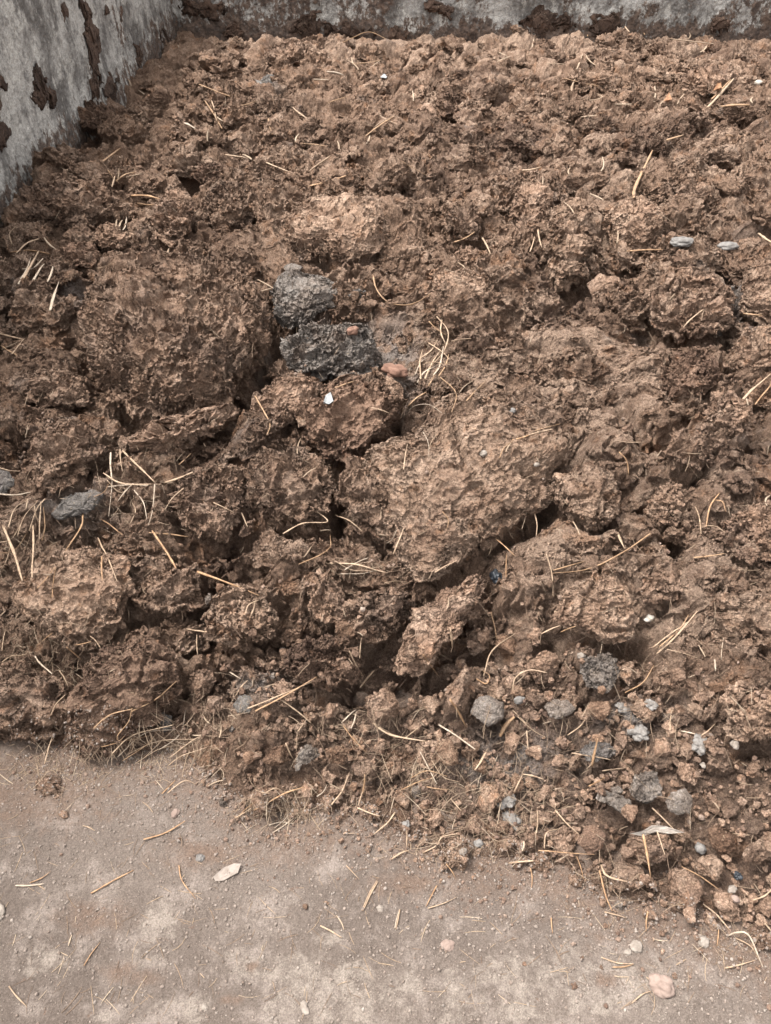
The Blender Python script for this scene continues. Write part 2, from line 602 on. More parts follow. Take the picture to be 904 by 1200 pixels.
def build_heap():
    nr, nc = 1650, 1150                      # rows about one picture element apart at every distance
    k0, k1 = math.log(0.35 * CP + 1.15 * SP), math.log(6.02 * CP + 1.15 * SP)
    y = (np.exp(np.linspace(k0, k1, nr)) - 1.15 * SP) / CP
    zc = y * CP + 1.15 * SP
    x0 = np.maximum(-(0.55 * zc + 0.45), -1.62)
    x1 = 0.55 * zc + 0.55
    s = np.linspace(0, 1, nc)
    X = (x0[:, None] + (x1 - x0)[:, None] * s).ravel()
    Y = np.repeat(y, nc)
    Z = hb(X, Y)
    P = np.stack([X, Y, Z], 1)
    f = macro_fields(P)
    ts = toe_s(X, Y)
    rise = sstep(0.0, 0.30, ts)
    far = sstep(1.5, 3.2, Y)
    m = sstep(0.38, 0.62, f['mask'])
    dry = spots(X, Y, DRY)
    d = (0.17 - 0.06 * far) * (f['lo'] - 0.5) * rise + 0.10 * (f['fb'] - 0.5) * np.exp(-((ts + 0.02) / 0.09) ** 2)
    d += (0.055 + 0.010 * far) * (lump(f['v5']) - 0.5) * rise * (1 - 0.4 * dry)
    mm = sstep(0.36, 0.60, f['mask2'])
    big = plump(f['p10']) * (0.75 + 0.5 * f['q10'][:, 0]) + 0.35 * (f['q10'][:, 1] - 0.5)
    sml = plump(f['p21']) * (0.75 + 0.5 * f['q21'][:, 0])
    d += (0.048 - 0.014 * far) * (big - 0.7) * (0.30 + 0.70 * rise) * (0.45 + 0.75 * m) * (1 - 0.55 * dry)
    d += 0.050 * far * (plump(f['p6'], 0.34) * (0.7 + 0.6 * f['q6'][:, 0]) - 0.7) * rise
    d += 0.012 * (sml - 0.7) * (0.35 + 0.95 * mm) * (1 - 0.55 * dry)
    d += 0.014 * (f['fb'] - 0.5) * (0.4 + 0.6 * rise)
    k = np.array([0.12, -0.35, 0.93])
    d += 0.024 * (lamination(P, f, k, 0.075) - 0.5) * sstep(0.55, 0.35, f['mask2']) * rise * (1 - 0.7 * far)
    d -= 0.022 * np.clip(1 - f['edge'] / 0.045, 0, 1) * sstep(0.45, 0.6, f['mask']) * rise
    spill = sstep(0.0, 0.10, ts) * sstep(0.52, 0.34, ts) * sstep(-0.35, -0.15, X)
    d *= (0.12 + 0.88 * sstep(-0.06, 0.10, ts)) * (1 - 0.5 * spill)
    d -= crevice_depth(X, Y) + 0.046 * spill + moat(P) * sstep(0.02, 0.12, ts)
    d += 0.02 * dry * rise
    P[:, 2] += d
    # a little sideways bulge, so that lumps overhang their hollows
    side = (f['w'][:, :2] - 0.5)
    P[:, :2] += side * 0.10 * (rise * (1 - 0.6 * far))[:, None]
    P[:, 1] -= (0.020 * (big - 0.7) + 0.008 * (sml - 0.7)) * rise * (1 - 0.7 * far)
    N = grid_normals(P, nr, nc)
    mi = micro(P, lambda c: 1.0 + 0.35 * far, 1 - 0.55 * dry)
    P += N * (mi * (0.25 + 0.75 * sstep(-0.03, 0.06, ts)))[:, None]
    ash = spots(X, Y, ASH) * sstep(0.35, 0.55, f['fb'])
    return P, grid_faces(nr, nc), dry, ash, 0.6 * spill + 0.9 * sstep(0.05, -0.05, ts)




# ------------------------------------------------------------------ ground
def ground_material():
    t = NT('ground_earth', 0.95, 0.2)
    a = t.noise(2.5, 5, 0.62)
    c = t.mix(t.rng(a, 0.35, 0.65), (0.083, 0.065, 0.054), (0.110, 0.088, 0.074))
    b = t.noise(14, 5, 0.68)
    c = t.mix(t.math('MULTIPLY', t.rng(b, 0.48, 0.70), 0.6), c, (0.205, 0.170, 0.148))
    pn = t.math('ADD', t.attr('pale'), t.math('MULTIPLY', t.math('ADD', t.math('MULTIPLY', t.math('SUBTRACT', t.noise(17, 5, 0.70), 0.5), 2.6), t.math('MULTIPLY', t.math('SUBTRACT', t.noise(60, 4, 0.65), 0.5), 1.3)), 1.0))
    c = t.mix(t.math('MULTIPLY', t.rng(pn, 0.60, 1.25), 0.85), c, (0.185, 0.155, 0.131))
    on = t.math('ADD', t.attr('organic'), t.math('MULTIPLY', t.math('SUBTRACT', t.noise(38, 5, 0.72), 0.5), 2.2))
    c = t.mix(t.math('MULTIPLY', t.rng(on, 0.15, 1.2), 0.9), c, (0.105, 0.072, 0.054))
    # small dark dung specks and pale grit
    s = t.noise(55, 2, 0.6)
    c = t.mix(t.math('MULTIPLY', t.rng(s, 0.70, 0.76), 0.7), c, (0.10, 0.065, 0.048))
    g1 = t.noise(330, 3, 0.7)
    c = t.mix(1.0, c, t.mix(t.rng(g1, 0.30, 0.70), (0.70, 0.69, 0.68), (1.24, 1.24, 1.24)), 'MULTIPLY')
    g2 = t.noise(150, 5, 0.76)
    c = t.mix(1.0, c, t.mix(t.rng(g2, 0.32, 0.68), (0.87, 0.86, 0.85), (1.10, 1.10, 1.10)), 'MULTIPLY')
    v = t.vor(260)
    c = t.mix(t.math('MULTIPLY', t.rng(v, 0.16, 0.06), 0.15), c, (0.28, 0.235, 0.20))
    t.color(c)
    t.bump((t.noise(70, 6, 0.72), 0.6, 0.010), (t.noise(420, 3, 0.7), 0.6, 0.003))
    return t.m


def axis(lo, hi, step, reach):
    core = np.arange(lo, hi + step / 2, step)
    out = [step]
    while sum(out) < reach:
        out.append(out[-1] * 1.35)
    e = np.cumsum(out)
    return np.concatenate([lo - e[::-1], core, hi + e])


PALE = [(430, 1170, 150, 60), (190, 1085, 30, 40), (170, 1125, 30, 20), (50, 1130, 40, 24), (700, 1160, 160, 60), (620, 1135, 80, 30), (330, 1135, 80, 30), (230, 1180, 40, 20), (600, 1185, 90, 30), (380, 1165, 25, 14), (200, 1180, 26, 12), (390, 1100, 24, 14), (120, 1190, 30, 12), (300, 1125, 24, 10)]
ORG = [(40, 930, 120, 40), (340, 985, 60, 30), (600, 1010, 80, 30), (60, 890, 150, 30), (110, 1075, 40, 20), (140, 1138, 24, 12), (165, 1145, 26, 10), (560, 960, 150, 40), (295, 1133, 8, 5), (710, 1148, 14, 10), (272, 1172, 14, 6), (250, 900, 100, 30), (480, 1035, 60, 16), (240, 1000, 60, 20)]


def ground_h(x, y, f):
    return 0.020 * (f['a'] - 0.5) + 0.010 * (f['b'] - 0.5) + 0.0030 * (f['c'] - 0.5) + 0.0022 * np.clip(lump(f['v'], 0.35), 0, 1)


GF = {'a': ('noise', 3.0, {'detail': 3.0}), 'b': ('noise', 16.0, {'detail': 4.0, 'rough': 0.6}), 'c': ('noise', 120.0, {'detail': 3.0, 'rough': 0.7}), 'v': ('voronoi', 85.0, {})}


def build_ground():
    ax, ay = axis(-1.05, 1.05, 0.0026, 70), axis(0.24, 1.12, 0.0026, 70)
    X, Y = np.tile(ax, len(ay)), np.repeat(ay, len(ax))
    P = np.stack([X, Y, 0 * X], 1)
    f = fields(P, GF)
    near = np.exp(-np.maximum(0, np.hypot(X, Y - 0.7) - 2) / 2)
    P[:, 2] = ground_h(X, Y, f) * near
    pale = np.zeros(len(X)); org = np.zeros(len(X))
    m = (np.abs(X) < 1.4) & (Y > -0.3) & (Y < 1.6)
    for tab, arr in ((PALE, pale), (ORG, org)):
        for cx, cy, rx, ry in tab:
            c, e, g = on_plane(np.array([cx, cx + rx, cx]), np.array([cy, cy, cy - ry]), np.zeros(3), np.array([0, 0, 1.0]))
            d = ((X[m] - c[0]) / (e[0] - c[0])) ** 2 + ((Y[m] - c[1]) / (g[1] - c[1])) ** 2
            arr[m] = np.maximum(arr[m], np.exp(-d * 0.8))
    org = np.maximum(org, 0.95 * sstep(-0.20, 0.02, toe_s(X, Y)))
    me = make_mesh('ground', P, grid_faces(len(ay), len(ax)), ground_material(), attrs={'pale': pale, 'organic': org})
    link('ground', me, kind='structure')
    return P


GROUND_P = build_ground()

# ------------------------------------------------------------------ the pit's walls
def wall_material():
    t = NT('wall_plaster', 0.9, 0.25)
    a = t.noise(5, 7, 0.72, stretch=(1, 1, 0.7))
    c = t.mix(t.rng(a, 0.38, 0.58), (0.100, 0.089, 0.080), (0.33, 0.308, 0.280))
    b = t.noise(22, 6, 0.78, stretch=(1, 1, 0.75))
    c = t.mix(t.math('MULTIPLY', t.rng(b, 0.48, 0.66), 0.8), c, (0.095, 0.086, 0.080))
    w = t.noise(8, 6, 0.75, stretch=(1, 1, 0.8))
    c = t.mix(t.math('MULTIPLY', t.rng(w, 0.52, 0.64), 0.8), c, (0.43, 0.403, 0.362))
    p = t.vor(120)
    c = t.mix(t.math('MULTIPLY', t.rng(p, 0.20, 0.08), 0.6), c, (0.09, 0.08, 0.075))
    dn = t.math('ADD', t.attr('dung'), t.math('MULTIPLY', t.math('SUBTRACT', t.noise(24, 6, 0.75, stretch=(1, 1, 0.7)), 0.5), 2.4))
    c = t.mix(t.math('MULTIPLY', t.rng(dn, 0.38, 0.62), 0.94), c, t.mix(t.rng(t.noise(40, 3, 0.6), 0.35, 0.65), (0.045, 0.030, 0.023), (0.110, 0.072, 0.052)))
    g1 = t.noise(150, 3, 0.7)
    c = t.mix(1.0, c, t.mix(t.rng(g1, 0.3, 0.7), (0.72, 0.72, 0.72), (1.2, 1.2, 1.2)), 'MULTIPLY')
    t.color(c)
    t.bump((t.noise(45, 5, 0.7), 0.55, 0.02), (t.noise(260, 3, 0.7), 0.4, 0.004))
    return t.m


M['wall'] = wall_material()
WF = {'a': ('noise', 4.0, {'detail': 5.0, 'rough': 0.6}), 'b': ('noise', 30.0, {'detail': 5.0, 'rough': 0.65}), 's': ('noise', 6.0, {'detail': 5.0, 'rough': 0.65, 'stretch': (1, 1, 0.55)}), 'm': ('noise', 2.2, {'detail': 3.0})}


def build_wall(name, A, B, inward, height, thick, label, nl, nh, splash, relief):
    """front sheet (dense) from A to B (xy), 0..height, closed by top, back and ends"""
    A, B, inward = np.array(A, float), np.array(B, float), np.array(inward, float)
    u, w = np.meshgrid(np.linspace(0, 1, nl), np.linspace(-0.05, height, nh))
    u, w = u.ravel(), w.ravel()
    P = np.stack([A[0] + (B - A)[0] * u, A[1] + (B - A)[1] * u, w], 1)
    f = fields(P, WF)
    d = relief * (0.05 * (f['a'] - 0.5) + 0.020 * (f['b'] - 0.5))
    base = 0.50
    up = w - base
    dung = splash(P, up, f)
    d += 0.012 * np.clip(dung, 0, 1) * (0.4 + f['b'])
    P[:, :2] += inward * d[:, None]
    F = grid_faces(nh, nl)
    # closing faces: a back sheet of the same outline
    edge = np.concatenate([np.arange(nl), np.arange(nl - 1, nl * nh, nl)[1:], np.arange(nl * nh - 1, nl * (nh - 1) - 1, -1)[1:], np.arange(nl * (nh - 1), -1, -nl)[1:-1]])
    back = P[edge].copy()
    back[:, :2] = np.stack([A[0] + (B - A)[0] * u[edge], A[1] + (B - A)[1] * u[edge]], 1) - inward * thick
    n0 = len(P)
    k = np.arange(len(edge)); k2 = np.roll(k, -1)
    Fs = np.stack([edge[k2], edge[k], n0 + k, n0 + k2], 1)
    c = back.mean(0)
    P2 = np.concatenate([P, back, c[None]])
    Fb = np.stack([n0 + k2, n0 + k, np.full(len(k), n0 + len(k)), np.full(len(k), n0 + len(k))], 1)
    me = bpy.data.meshes.new(name)
    quads = np.concatenate([F, Fs])
    tris = Fb[:, :3]
    loops = np.concatenate([quads.ravel(), tris.ravel()]).astype(np.int32)
    starts = np.concatenate([np.arange(len(quads)) * 4, len(quads) * 4 + np.arange(len(tris)) * 3]).astype(np.int32)
    me.vertices.add(len(P2)); me.vertices.foreach_set('co', P2.astype(np.float32).ravel())
    me.loops.add(len(loops)); me.loops.foreach_set('vertex_index', loops)
    me.polygons.add(len(starts)); me.polygons.foreach_set('loop_start', starts)
    me.update(calc_edges=True)
    a = me.attributes.new('dung', 'FLOAT', 'POINT')
    a.data.foreach_set('value', np.concatenate([dung, np.zeros(len(back) + 1)]).astype(np.float32))
    me.materials.append(M['wall'])
    return link(name, me, label=label, cat='wall')


def splash_left(P, up, f):
    y = P[:, 1]
    low = 0.62 * sstep(0.20, -0.02, up - 0.22 * (f['s'] - 0.5) - 0.12 * sstep(4.6, 5.9, y))
    streak = 0.55 * sstep(0.56, 0.68, f['s']) * sstep(0.9, 0.2, up)
    return np.maximum(low, streak)


def splash_back(P, up, f):
    x = P[:, 0]
    cover = 0.60 * sstep(0.42, 0.60, 0.45 * f['m'] + 0.55 * f['a'] + 0.14 * sstep(0.8, -1.2, x)) + 0.25 * sstep(0.16, 0.0, up)
    low = 0.80 * sstep(0.19, 0.0, up - 0.25 * (f['a'] - 0.5))
    return np.maximum(cover, low)


wl = lambda y: WALL_X0 + WALL_K * y
kn = math.hypot(1, WALL_K)
WALL_L = build_wall('pit_wall', (wl(0.4), 0.4), (wl(5.96), 5.96), (1 / kn, -WALL_K / kn), 1.25, 0.22,
                    'grey plastered side wall streaked with dung, meeting the back wall in a corner', 1300, 330, splash_left, 0.7)
WALL_B = build_wall('pit_wall', (wl(BACK_Y) - 0.22, BACK_Y), (4.2, BACK_Y), (0, -1), 1.25, 0.22,
                    'low rough back wall behind the heap, pale patches between brown smears', 1500, 300, splash_back, 1.0)

# ------------------------------------------------------------------ clods of dung: outlines read off the photo, each given its own depth and body
# (material, style, height factor, tilt towards the front, nick used by neighbours' labels, label, outline in photo pixels)
CLODS = [
    ('b', 'L', .34, .15, 'the big folded slab', 'big brown slab with wavy folded layers, upper side of the long dark crack', [(100, 395), (112, 350), (165, 310), (230, 303), (300, 330), (318, 372), (308, 420), (285, 452), (262, 490), (190, 503), (128, 488), (104, 440)]),
    ('b', 'K', .45, .1, 'the block beside the folded slab', 'rough brown block butting against the big folded slab', [(28, 440), (66, 424), (106, 440), (112, 478), (64, 486), (32, 470)]),
    ('l', 'C', .30, .25, 'the tan domed slab', 'tan domed slab with fine cracks overhanging a black hole', [(325, 292), (330, 264), (365, 240), (412, 235), (452, 250), (464, 272), (440, 300), (400, 312), (372, 298), (346, 306)]),
    ('a', 'C', .42, .2, 'the ashy grey lump', 'bluish grey ashy lump sitting under the tan domed slab', [(317, 338), (330, 320), (368, 320), (400, 338), (396, 358), (372, 366), (350, 386), (322, 378)]),
    ('a', 'S', .55, .1, 'the small grey cap', 'small flat grey cap perched on top of the ashy grey lump', [(331, 314), (344, 309), (357, 314), (352, 322), (336, 322)]),
    ('n', 'K', .6, .1, 'the charcoal nub', 'little charcoal nub at the end of the ashy grey lump', [(401, 346), (418, 333), (432, 342), (424, 354), (406, 356)]),
    ('a', 'L', .42, .3, 'the ash topped ledge', 'brown ledge dusted with ash in front of the ashy grey lump', [(330, 402), (368, 380), (428, 384), (452, 420), (430, 442), (372, 442), (336, 432)]),
    ('k', 'L', .48, .3, 'the dark knobbly mass', 'dark knobbly mass of dung hanging over the upright black crack', [(346, 486), (386, 452), (452, 442), (472, 478), (464, 512), (432, 532), (392, 546), (366, 528)]),
    ('b', 'C', .40, .1, 'the slope above the crack', 'brown crumbly hump with a bright bent straw across it', [(298, 470), (330, 446), (378, 452), (358, 490), (318, 512), (292, 494)]),
    ('b', 'L', .40, .3, 'the cliff beside the crack', 'brown wedge forming the near cliff of the upright black crack', [(288, 562), (306, 524), (350, 530), (386, 552), (391, 582), (384, 606), (350, 614), (302, 602)]),
    ('b', 'L', .30, .2, 'the ribbed slope', 'sloping ribbed brown plate behind the scattered grass blades', [(200, 582), (232, 546), (286, 540), (292, 592), (266, 640), (218, 622)]),
    ('l', 'C', .30, .28, 'the broad dry slab', 'broad dry crusted slab, largest in the middle of the heap', [(412, 560), (430, 530), (482, 512), (522, 470), (582, 464), (640, 500), (678, 532), (642, 562), (634, 600), (600, 616), (560, 650), (502, 688), (470, 676), (446, 632)]),
    ('b', 'L', .50, .5, 'the creased face', 'creased upright face of clay-like dung bordering the upright black crack', [(396, 578), (410, 542), (446, 532), (476, 560), (478, 620), (448, 642), (416, 618)]),
    ('b', 'L', .62, .2, 'the curved rim', 'long curved rim of dung curling along a dark gap', [(148, 520), (190, 508), (240, 500), (282, 478), (288, 490), (250, 516), (200, 532), (152, 532)]),
    ('b', 'K', .48, .2, 'the craggy knob', 'craggy brown knob between the grass tuft and the folded slab', [(36, 542), (60, 502), (100, 490), (126, 512), (121, 546), (90, 572), (50, 590), (34, 566)]),
    ('n', 'S', .45, .2, 'the smooth slate lump', 'smooth wet slate grey lump beneath the craggy knob', [(60, 606), (72, 582), (110, 572), (124, 580), (112, 600), (72, 611)]),
    ('l', 'C', .36, .35, 'the pale rounded clod', 'pale rounded clod with a crusted top above the dark cake', [(20, 692), (58, 652), (110, 638), (158, 660), (162, 700), (150, 742), (108, 762), (60, 752), (28, 728)]),
    ('k', 'C', .44, .75, 'the dark leaning cake', 'dark moist cake of dung leaning on the foot of the heap', [(92, 806), (120, 754), (180, 736), (214, 760), (218, 800), (192, 834), (152, 872), (110, 881), (88, 850)]),
    ('b', 'L', .42, .55, 'the ragged bank', 'ragged brown bank beside the dark leaning cake, overhanging the ground', [(-40, 800), (0, 782), (34, 770), (82, 790), (100, 830), (86, 862), (20, 862), (-36, 856)]),
    ('b', 'L', .45, .3, 'the crumbling shelf', 'crumbling dark shelf over a hollow next to the pale rounded clod', [(150, 680), (180, 654), (232, 664), (242, 700), (216, 728), (182, 716), (156, 706)]),
    ('l', 'L', .45, .4, 'the whitish ledge', 'whitish lumpy ledge crossed by a long flat brown straw', [(246, 712), (260, 690), (302, 690), (326, 716), (322, 744), (282, 757), (246, 746)]),
    ('b', 'L', .48, .5, 'the upright finger', 'upright finger of brown dung below the bleached straw bundle', [(364, 690), (380, 664), (400, 690), (399, 722), (386, 742), (370, 736), (360, 708)]),
    ('b', 'L', .52, .3, 'the double lump', 'bulging double lump of dung under the broad dry slab', [(394, 736), (420, 702), (460, 690), (486, 700), (472, 736), (440, 749), (408, 752)]),
    ('b', 'C', .40, .35, 'the tongue', 'long tongue of dry dung slanting down below the broad slab', [(460, 766), (488, 716), (512, 696), (570, 667), (577, 672), (562, 702), (536, 742), (516, 762), (500, 796), (468, 792)]),
    ('b', 'K', .5, .3, 'the lump behind the tongue', 'brown lump in the recess beside the slanting tongue', [(536, 712), (552, 690), (572, 700), (570, 722), (548, 734)]),
    ('b', 'K', .62, .2, 'the cauliflower lump', 'cauliflower shaped brown lump on the loose spill beneath the tongue', [(424, 832), (430, 808), (452, 798), (474, 816), (472, 842), (446, 852)]),
    ('b', 'K', .70, .2, 'the tall nugget', 'tall rugged nugget of dung beside the round grey ball', [(516, 838), (521, 800), (545, 776), (560, 802), (551, 832), (530, 842)]),
    ('g', 'S', .78, .1, 'the round grey ball', 'round dusty grey ball near the golden leaf chip', [(549, 836), (556, 818), (572, 812), (592, 824), (592, 844), (572, 854)]),
    ('l', 'C', .40, .3, 'the sheer crust', 'dry crusted clod with a sheer edge near the white eggshell piece', [(644, 722), (660, 692), (700, 674), (736, 690), (749, 720), (742, 752), (710, 752), (662, 737)]),
    ('l', 'C', .50, .3, 'the cracked boulder', 'dry boulder of dung split from the broad slab by a dark cleft', [(641, 582), (660, 552), (700, 544), (726, 580), (722, 612), (690, 628), (658, 604)]),
    ('b', 'K', .50, .3, 'the clod by the arched straws', 'brown clod beside the deep hole with arched straws', [(752, 592), (768, 566), (796, 560), (806, 592), (796, 622), (768, 622)]),
    ('b', 'L', .42, .3, 'the jutting shelf', 'jutting ragged shelf of dung over a wide shadowed gap', [(774, 536), (792, 510), (830, 500), (852, 515), (832, 545), (792, 552)]),
    ('b', 'K', .85, .1, 'the crumbly turret', 'crumbly upright turret of dung beside the bright leaning straw', [(818, 500), (824, 476), (846, 462), (870, 480), (882, 512), (854, 528), (828, 522)]),
    ('l', 'C', .45, .3, 'the swirled cake', 'cake of dung with a swirled top above the bright leaning straw', [(842, 432), (858, 402), (890, 388), (930, 398), (936, 428), (906, 442), (872, 448)]),
    ('l', 'C', .28, .3, 'the greyish crust', 'tall greyish crust with a pitted face', [(862, 352), (872, 316), (906, 302), (946, 330), (940, 380), (900, 384), (868, 372)]),
    ('l', 'K', .62, .25, 'the crumbly cone', 'crumbly cone of dry dung between two black gaps', [(632, 312), (645, 256), (670, 250), (690, 270), (700, 310), (682, 340), (650, 346)]),
    ('l', 'C', .50, .25, 'the sunlit boulder', 'pale rounded boulder of dung behind grey flakes', [(704, 272), (720, 246), (746, 240), (776, 262), (782, 282), (750, 300), (720, 296)]),  # pale from its dry dung material
    ('b', 'S', .50, .2, 'the oval clod', 'oval brown clod lying in front of the crumbly cone', [(684, 338), (700, 326), (724, 328), (730, 340), (716, 351), (692, 350)]),
    ('b', 'L', .42, .3, 'the folded hump', 'wide folded hump beside the tall greyish crust', [(754, 362), (780, 326), (830, 330), (862, 360), (852, 392), (800, 402), (766, 392)]),
    ('b', 'C', .50, .2, 'the overhung block', 'brown block overhanging a black gap beside the crumbly cone', [(596, 246), (606, 226), (636, 222), (652, 236), (640, 260), (612, 274)]),
    ('b', 'L', .50, .25, 'the ringed lump', 'ringed brown lump beside the tan domed slab', [(522, 262), (534, 244), (552, 240), (563, 256), (560, 276), (536, 280)]),
    ('l', 'C', .38, .25, 'the tilted pale plate', 'tilted pale plate with a smooth flat face behind the straw tuft', [(498, 352), (510, 326), (545, 320), (580, 330), (576, 350), (546, 370), (512, 371)]),
    ('b', 'K', .48, .25, 'the round shaggy clod', 'round shaggy clod hanging over a dark ledge near the side wall', [(175, 262), (190, 236), (214, 228), (232, 250), (228, 276), (205, 296), (181, 286)]),
    ('b', 'K', .38, .3, 'the wide hummock', 'wide hummock of dung close to the foot of the side wall', [(14, 246), (40, 220), (80, 214), (130, 220), (146, 244), (126, 262), (90, 268), (56, 272), (24, 264)]),
    ('k', 'K', .5, .25, 'the reddish clod', 'reddish brown clod in front of the wide hummock', [(68, 304), (84, 288), (112, 284), (122, 300), (112, 316), (84, 320)]),
    ('b', 'K', .5, .25, 'the shaggy nub', 'shaggy brown nub in front of the round shaggy clod', [(106, 276), (122, 266), (150, 270), (164, 284), (146, 294), (118, 294)]),
    ('k', 'L', .5, .2, 'the arched scrap', 'dark arched scrap of dung over a little hollow', [(140, 308), (156, 294), (180, 294), (186, 302), (166, 312), (148, 318)]),
    ('b', 'K', .40, .2, 'the crumbly rise', 'crumbly rise at the back of the big folded slab', [(160, 346), (170, 320), (198, 312), (216, 334), (208, 366), (180, 380), (164, 370)]),
    ('b', 'L', .38, .2, 'the ridged bank', 'ridged bank of dung joining the round shaggy clod', [(236, 244), (256, 222), (290, 220), (306, 240), (290, 266), (250, 272)]),
    ('k', 'K', .45, .2, 'the dark wall lump', 'dark crumbly lump pressed against the foot of the side wall', [(70, 150), (88, 130), (124, 128), (160, 140), (156, 156), (116, 160)]),
    ('b', 'K', .7, .2, 'the little pillar', 'little upright pillar of dung standing behind a grey stone shape', [(198, 166), (204, 144), (216, 136), (222, 154), (214, 170)]),
    ('n', 'S', .6, .15, 'the dull grey cobble', 'dull grey cobble of dung beside the little pillar', [(214, 172), (222, 162), (240, 162), (246, 172), (236, 180), (220, 180)]),
    ('k', 'K', .40, .25, 'the dark ledge', 'dark ledge in a hollow near the side wall', [(220, 208), (232, 194), (260, 190), (278, 202), (262, 214), (232, 216)]),
    ('n', 'S', .6, .1, 'the slate egg', 'slate grey egg shaped lump, larger of two lying together', [(304, 100), (312, 92), (326, 95), (330, 103), (318, 108)]),
    ('n', 'S', .6, .1, 'the slim slate lump', 'slim slate grey lump tucked beside a larger slate egg', [(288, 100), (296, 97), (310, 103), (314, 109), (298, 108)]),
    ('k', 'K', .7, .2, 'the black capped lump', 'nearly black upright lump at the rim of a hole far up the heap', [(510, 134), (514, 118), (526, 110), (540, 120), (540, 138), (524, 144)]),
    ('b', 'S', .6, .2, 'the twin beside the hole', 'brown rounded lump next to the black capped lump', [(490, 136), (496, 126), (508, 128), (514, 142), (502, 148)]),
    ('b', 'L', .4, .3, 'the back mound', 'low layered mound reaching toward the back wall', [(300, 72), (318, 60), (352, 56), (368, 66), (352, 78), (316, 80)]),
    ('g', 'L', .55, .25, 'the grey brown nugget', 'grey brown rounded nugget below the dry crust', [(676, 786), (688, 764), (710, 758), (730, 772), (730, 796), (712, 814), (686, 806)]),
    ('g', 'S', .6, .2, 'the angular grey stone lump', 'angular ash grey lump in the loose spill', [(636, 828), (644, 816), (666, 818), (676, 832), (660, 846), (644, 842)]),
    ('o', 'K', .55, .2, 'the rusty crumb', 'rusty brown crumbly lump beside the white mould patch', [(686, 834), (694, 818), (714, 820), (722, 836), (710, 848), (690, 846)]),
    ('n', 'C', .50, .2, 'the dark grey wedge', 'dark grey cracked wedge with a stubby stalk across it', [(676, 882), (690, 866), (716, 868), (728, 880), (712, 892), (688, 893)]),
    ('b', 'K', .48, .2, 'the ochre cluster', 'ochre brown clustered lump beside the bowed straw', [(756, 802), (768, 786), (796, 782), (808, 796), (794, 814), (766, 816)]),
    ('l', 'K', .40, .3, 'the dry shoulder', 'broad dry shoulder of crumbs on the loose spill', [(842, 846), (858, 818), (900, 806), (950, 820), (950, 860), (890, 872), (856, 866)]),
    ('g', 'C', .62, .2, 'the long grey cobble', 'long smooth grey cobble lying in the loose spill', [(697, 930), (706, 920), (722, 924), (740, 936), (749, 952), (740, 962), (720, 954), (704, 944)]),
    ('g', 'L', .72, .2, 'the wrinkled grey knob', 'wrinkled grey knob standing behind the long grey cobble', [(738, 926), (744, 904), (760, 892), (778, 906), (780, 928), (764, 945), (746, 940)]),
    ('g', 'S', .65, .2, 'the half grey stone', 'rounded half grey, half tan lump beside the wrinkled grey knob', [(778, 940), (784, 926), (802, 922), (813, 934), (808, 954), (794, 958), (782, 952)]),
    ('k', 'S', .60, .3, 'the dark round bun', 'dark round bun of dung with a pale crumb on it', [(674, 986), (682, 968), (698, 962), (712, 976), (708, 994), (690, 1002)]),
    ('b', 'L', .45, .3, 'the flat brown brick', 'flat brown brick of dung under the curled dry leaf', [(726, 996), (738, 980), (780, 976), (808, 990), (806, 1006), (770, 1014), (736, 1012)]),
    ('b', 'K', .50, .3, 'the low front clod', 'low brown clod at the toe of the heap beside the curled strip', [(710, 1026), (722, 1002), (746, 1004), (762, 1030), (752, 1050), (728, 1046), (712, 1044)]),
    ('b', 'C', .50, .55, 'the front boulder', 'largest ochre boulder at the very toe of the spill', [(776, 1040), (782, 1016), (808, 1010), (826, 1030), (826, 1056), (812, 1074), (794, 1066), (780, 1056)]),
    ('l', 'K', .55, .3, 'the dry lump', 'dry tan lump behind the front boulder', [(808, 1012), (818, 1000), (838, 998), (850, 1012), (844, 1028), (820, 1030)]),
    ('o', 'S', .70, .2, 'the brown egg', 'smooth brown egg shaped lump among bleached straws', [(507, 880), (513, 866), (528, 864), (541, 880), (540, 896), (526, 899), (512, 892)]),
    ('b', 'K', .60, .3, 'the fluffy lump', 'fluffy brown lump with a straw stub hanging from it', [(412, 906), (416, 890), (430, 884), (446, 896), (444, 912), (428, 922)]),
    ('o', 'C', .55, .2, 'the ochre nugget', 'ochre nugget with a short straw leaning on it', [(308, 890), (316, 876), (334, 873), (346, 884), (340, 898), (318, 899)]),
    ('o', 'K', .60, .2, 'the rust brown lump', 'rust brown lump at the thin end of the spill', [(377, 886), (386, 870), (404, 868), (412, 882), (404, 898), (386, 896)]),
    ('g', 'K', .55, .2, 'the ash streaked lump', 'ash streaked lump between the ochre nugget and a rust brown lump', [(344, 890), (354, 874), (372, 874), (376, 886), (362, 898), (348, 900)]),
    ('n', 'S', .70, .2, 'the blue grey ball', 'blue grey ball lying by the long straw pair', [(272, 826), (280, 814), (294, 814), (302, 824), (294, 838), (280, 838)]),
    ('b', 'K', .6, .2, 'the walnut lump', 'walnut sized brown lump beside the blue grey ball', [(236, 830), (246, 814), (262, 814), (268, 828), (256, 838), (240, 838)]),
    ('n', 'S', .7, .2, 'the dark nut', 'dark nut shaped lump at the foot of the leaning cake', [(184, 842), (192, 832), (204, 838), (204, 854), (192, 860)]),
    ('b', 'K', .45, .2, 'the stray clod', 'stray flattened clod lying alone on the bare ground', [(38, 926), (46, 908), (66, 904), (82, 916), (80, 936), (60, 942), (44, 938)]),
    ('b', 'S', .65, .1, 'the stray crumb', 'small round crumb on bare ground next to the stray flattened clod', [(68, 956), (73, 950), (80, 951), (82, 958), (75, 961)]),
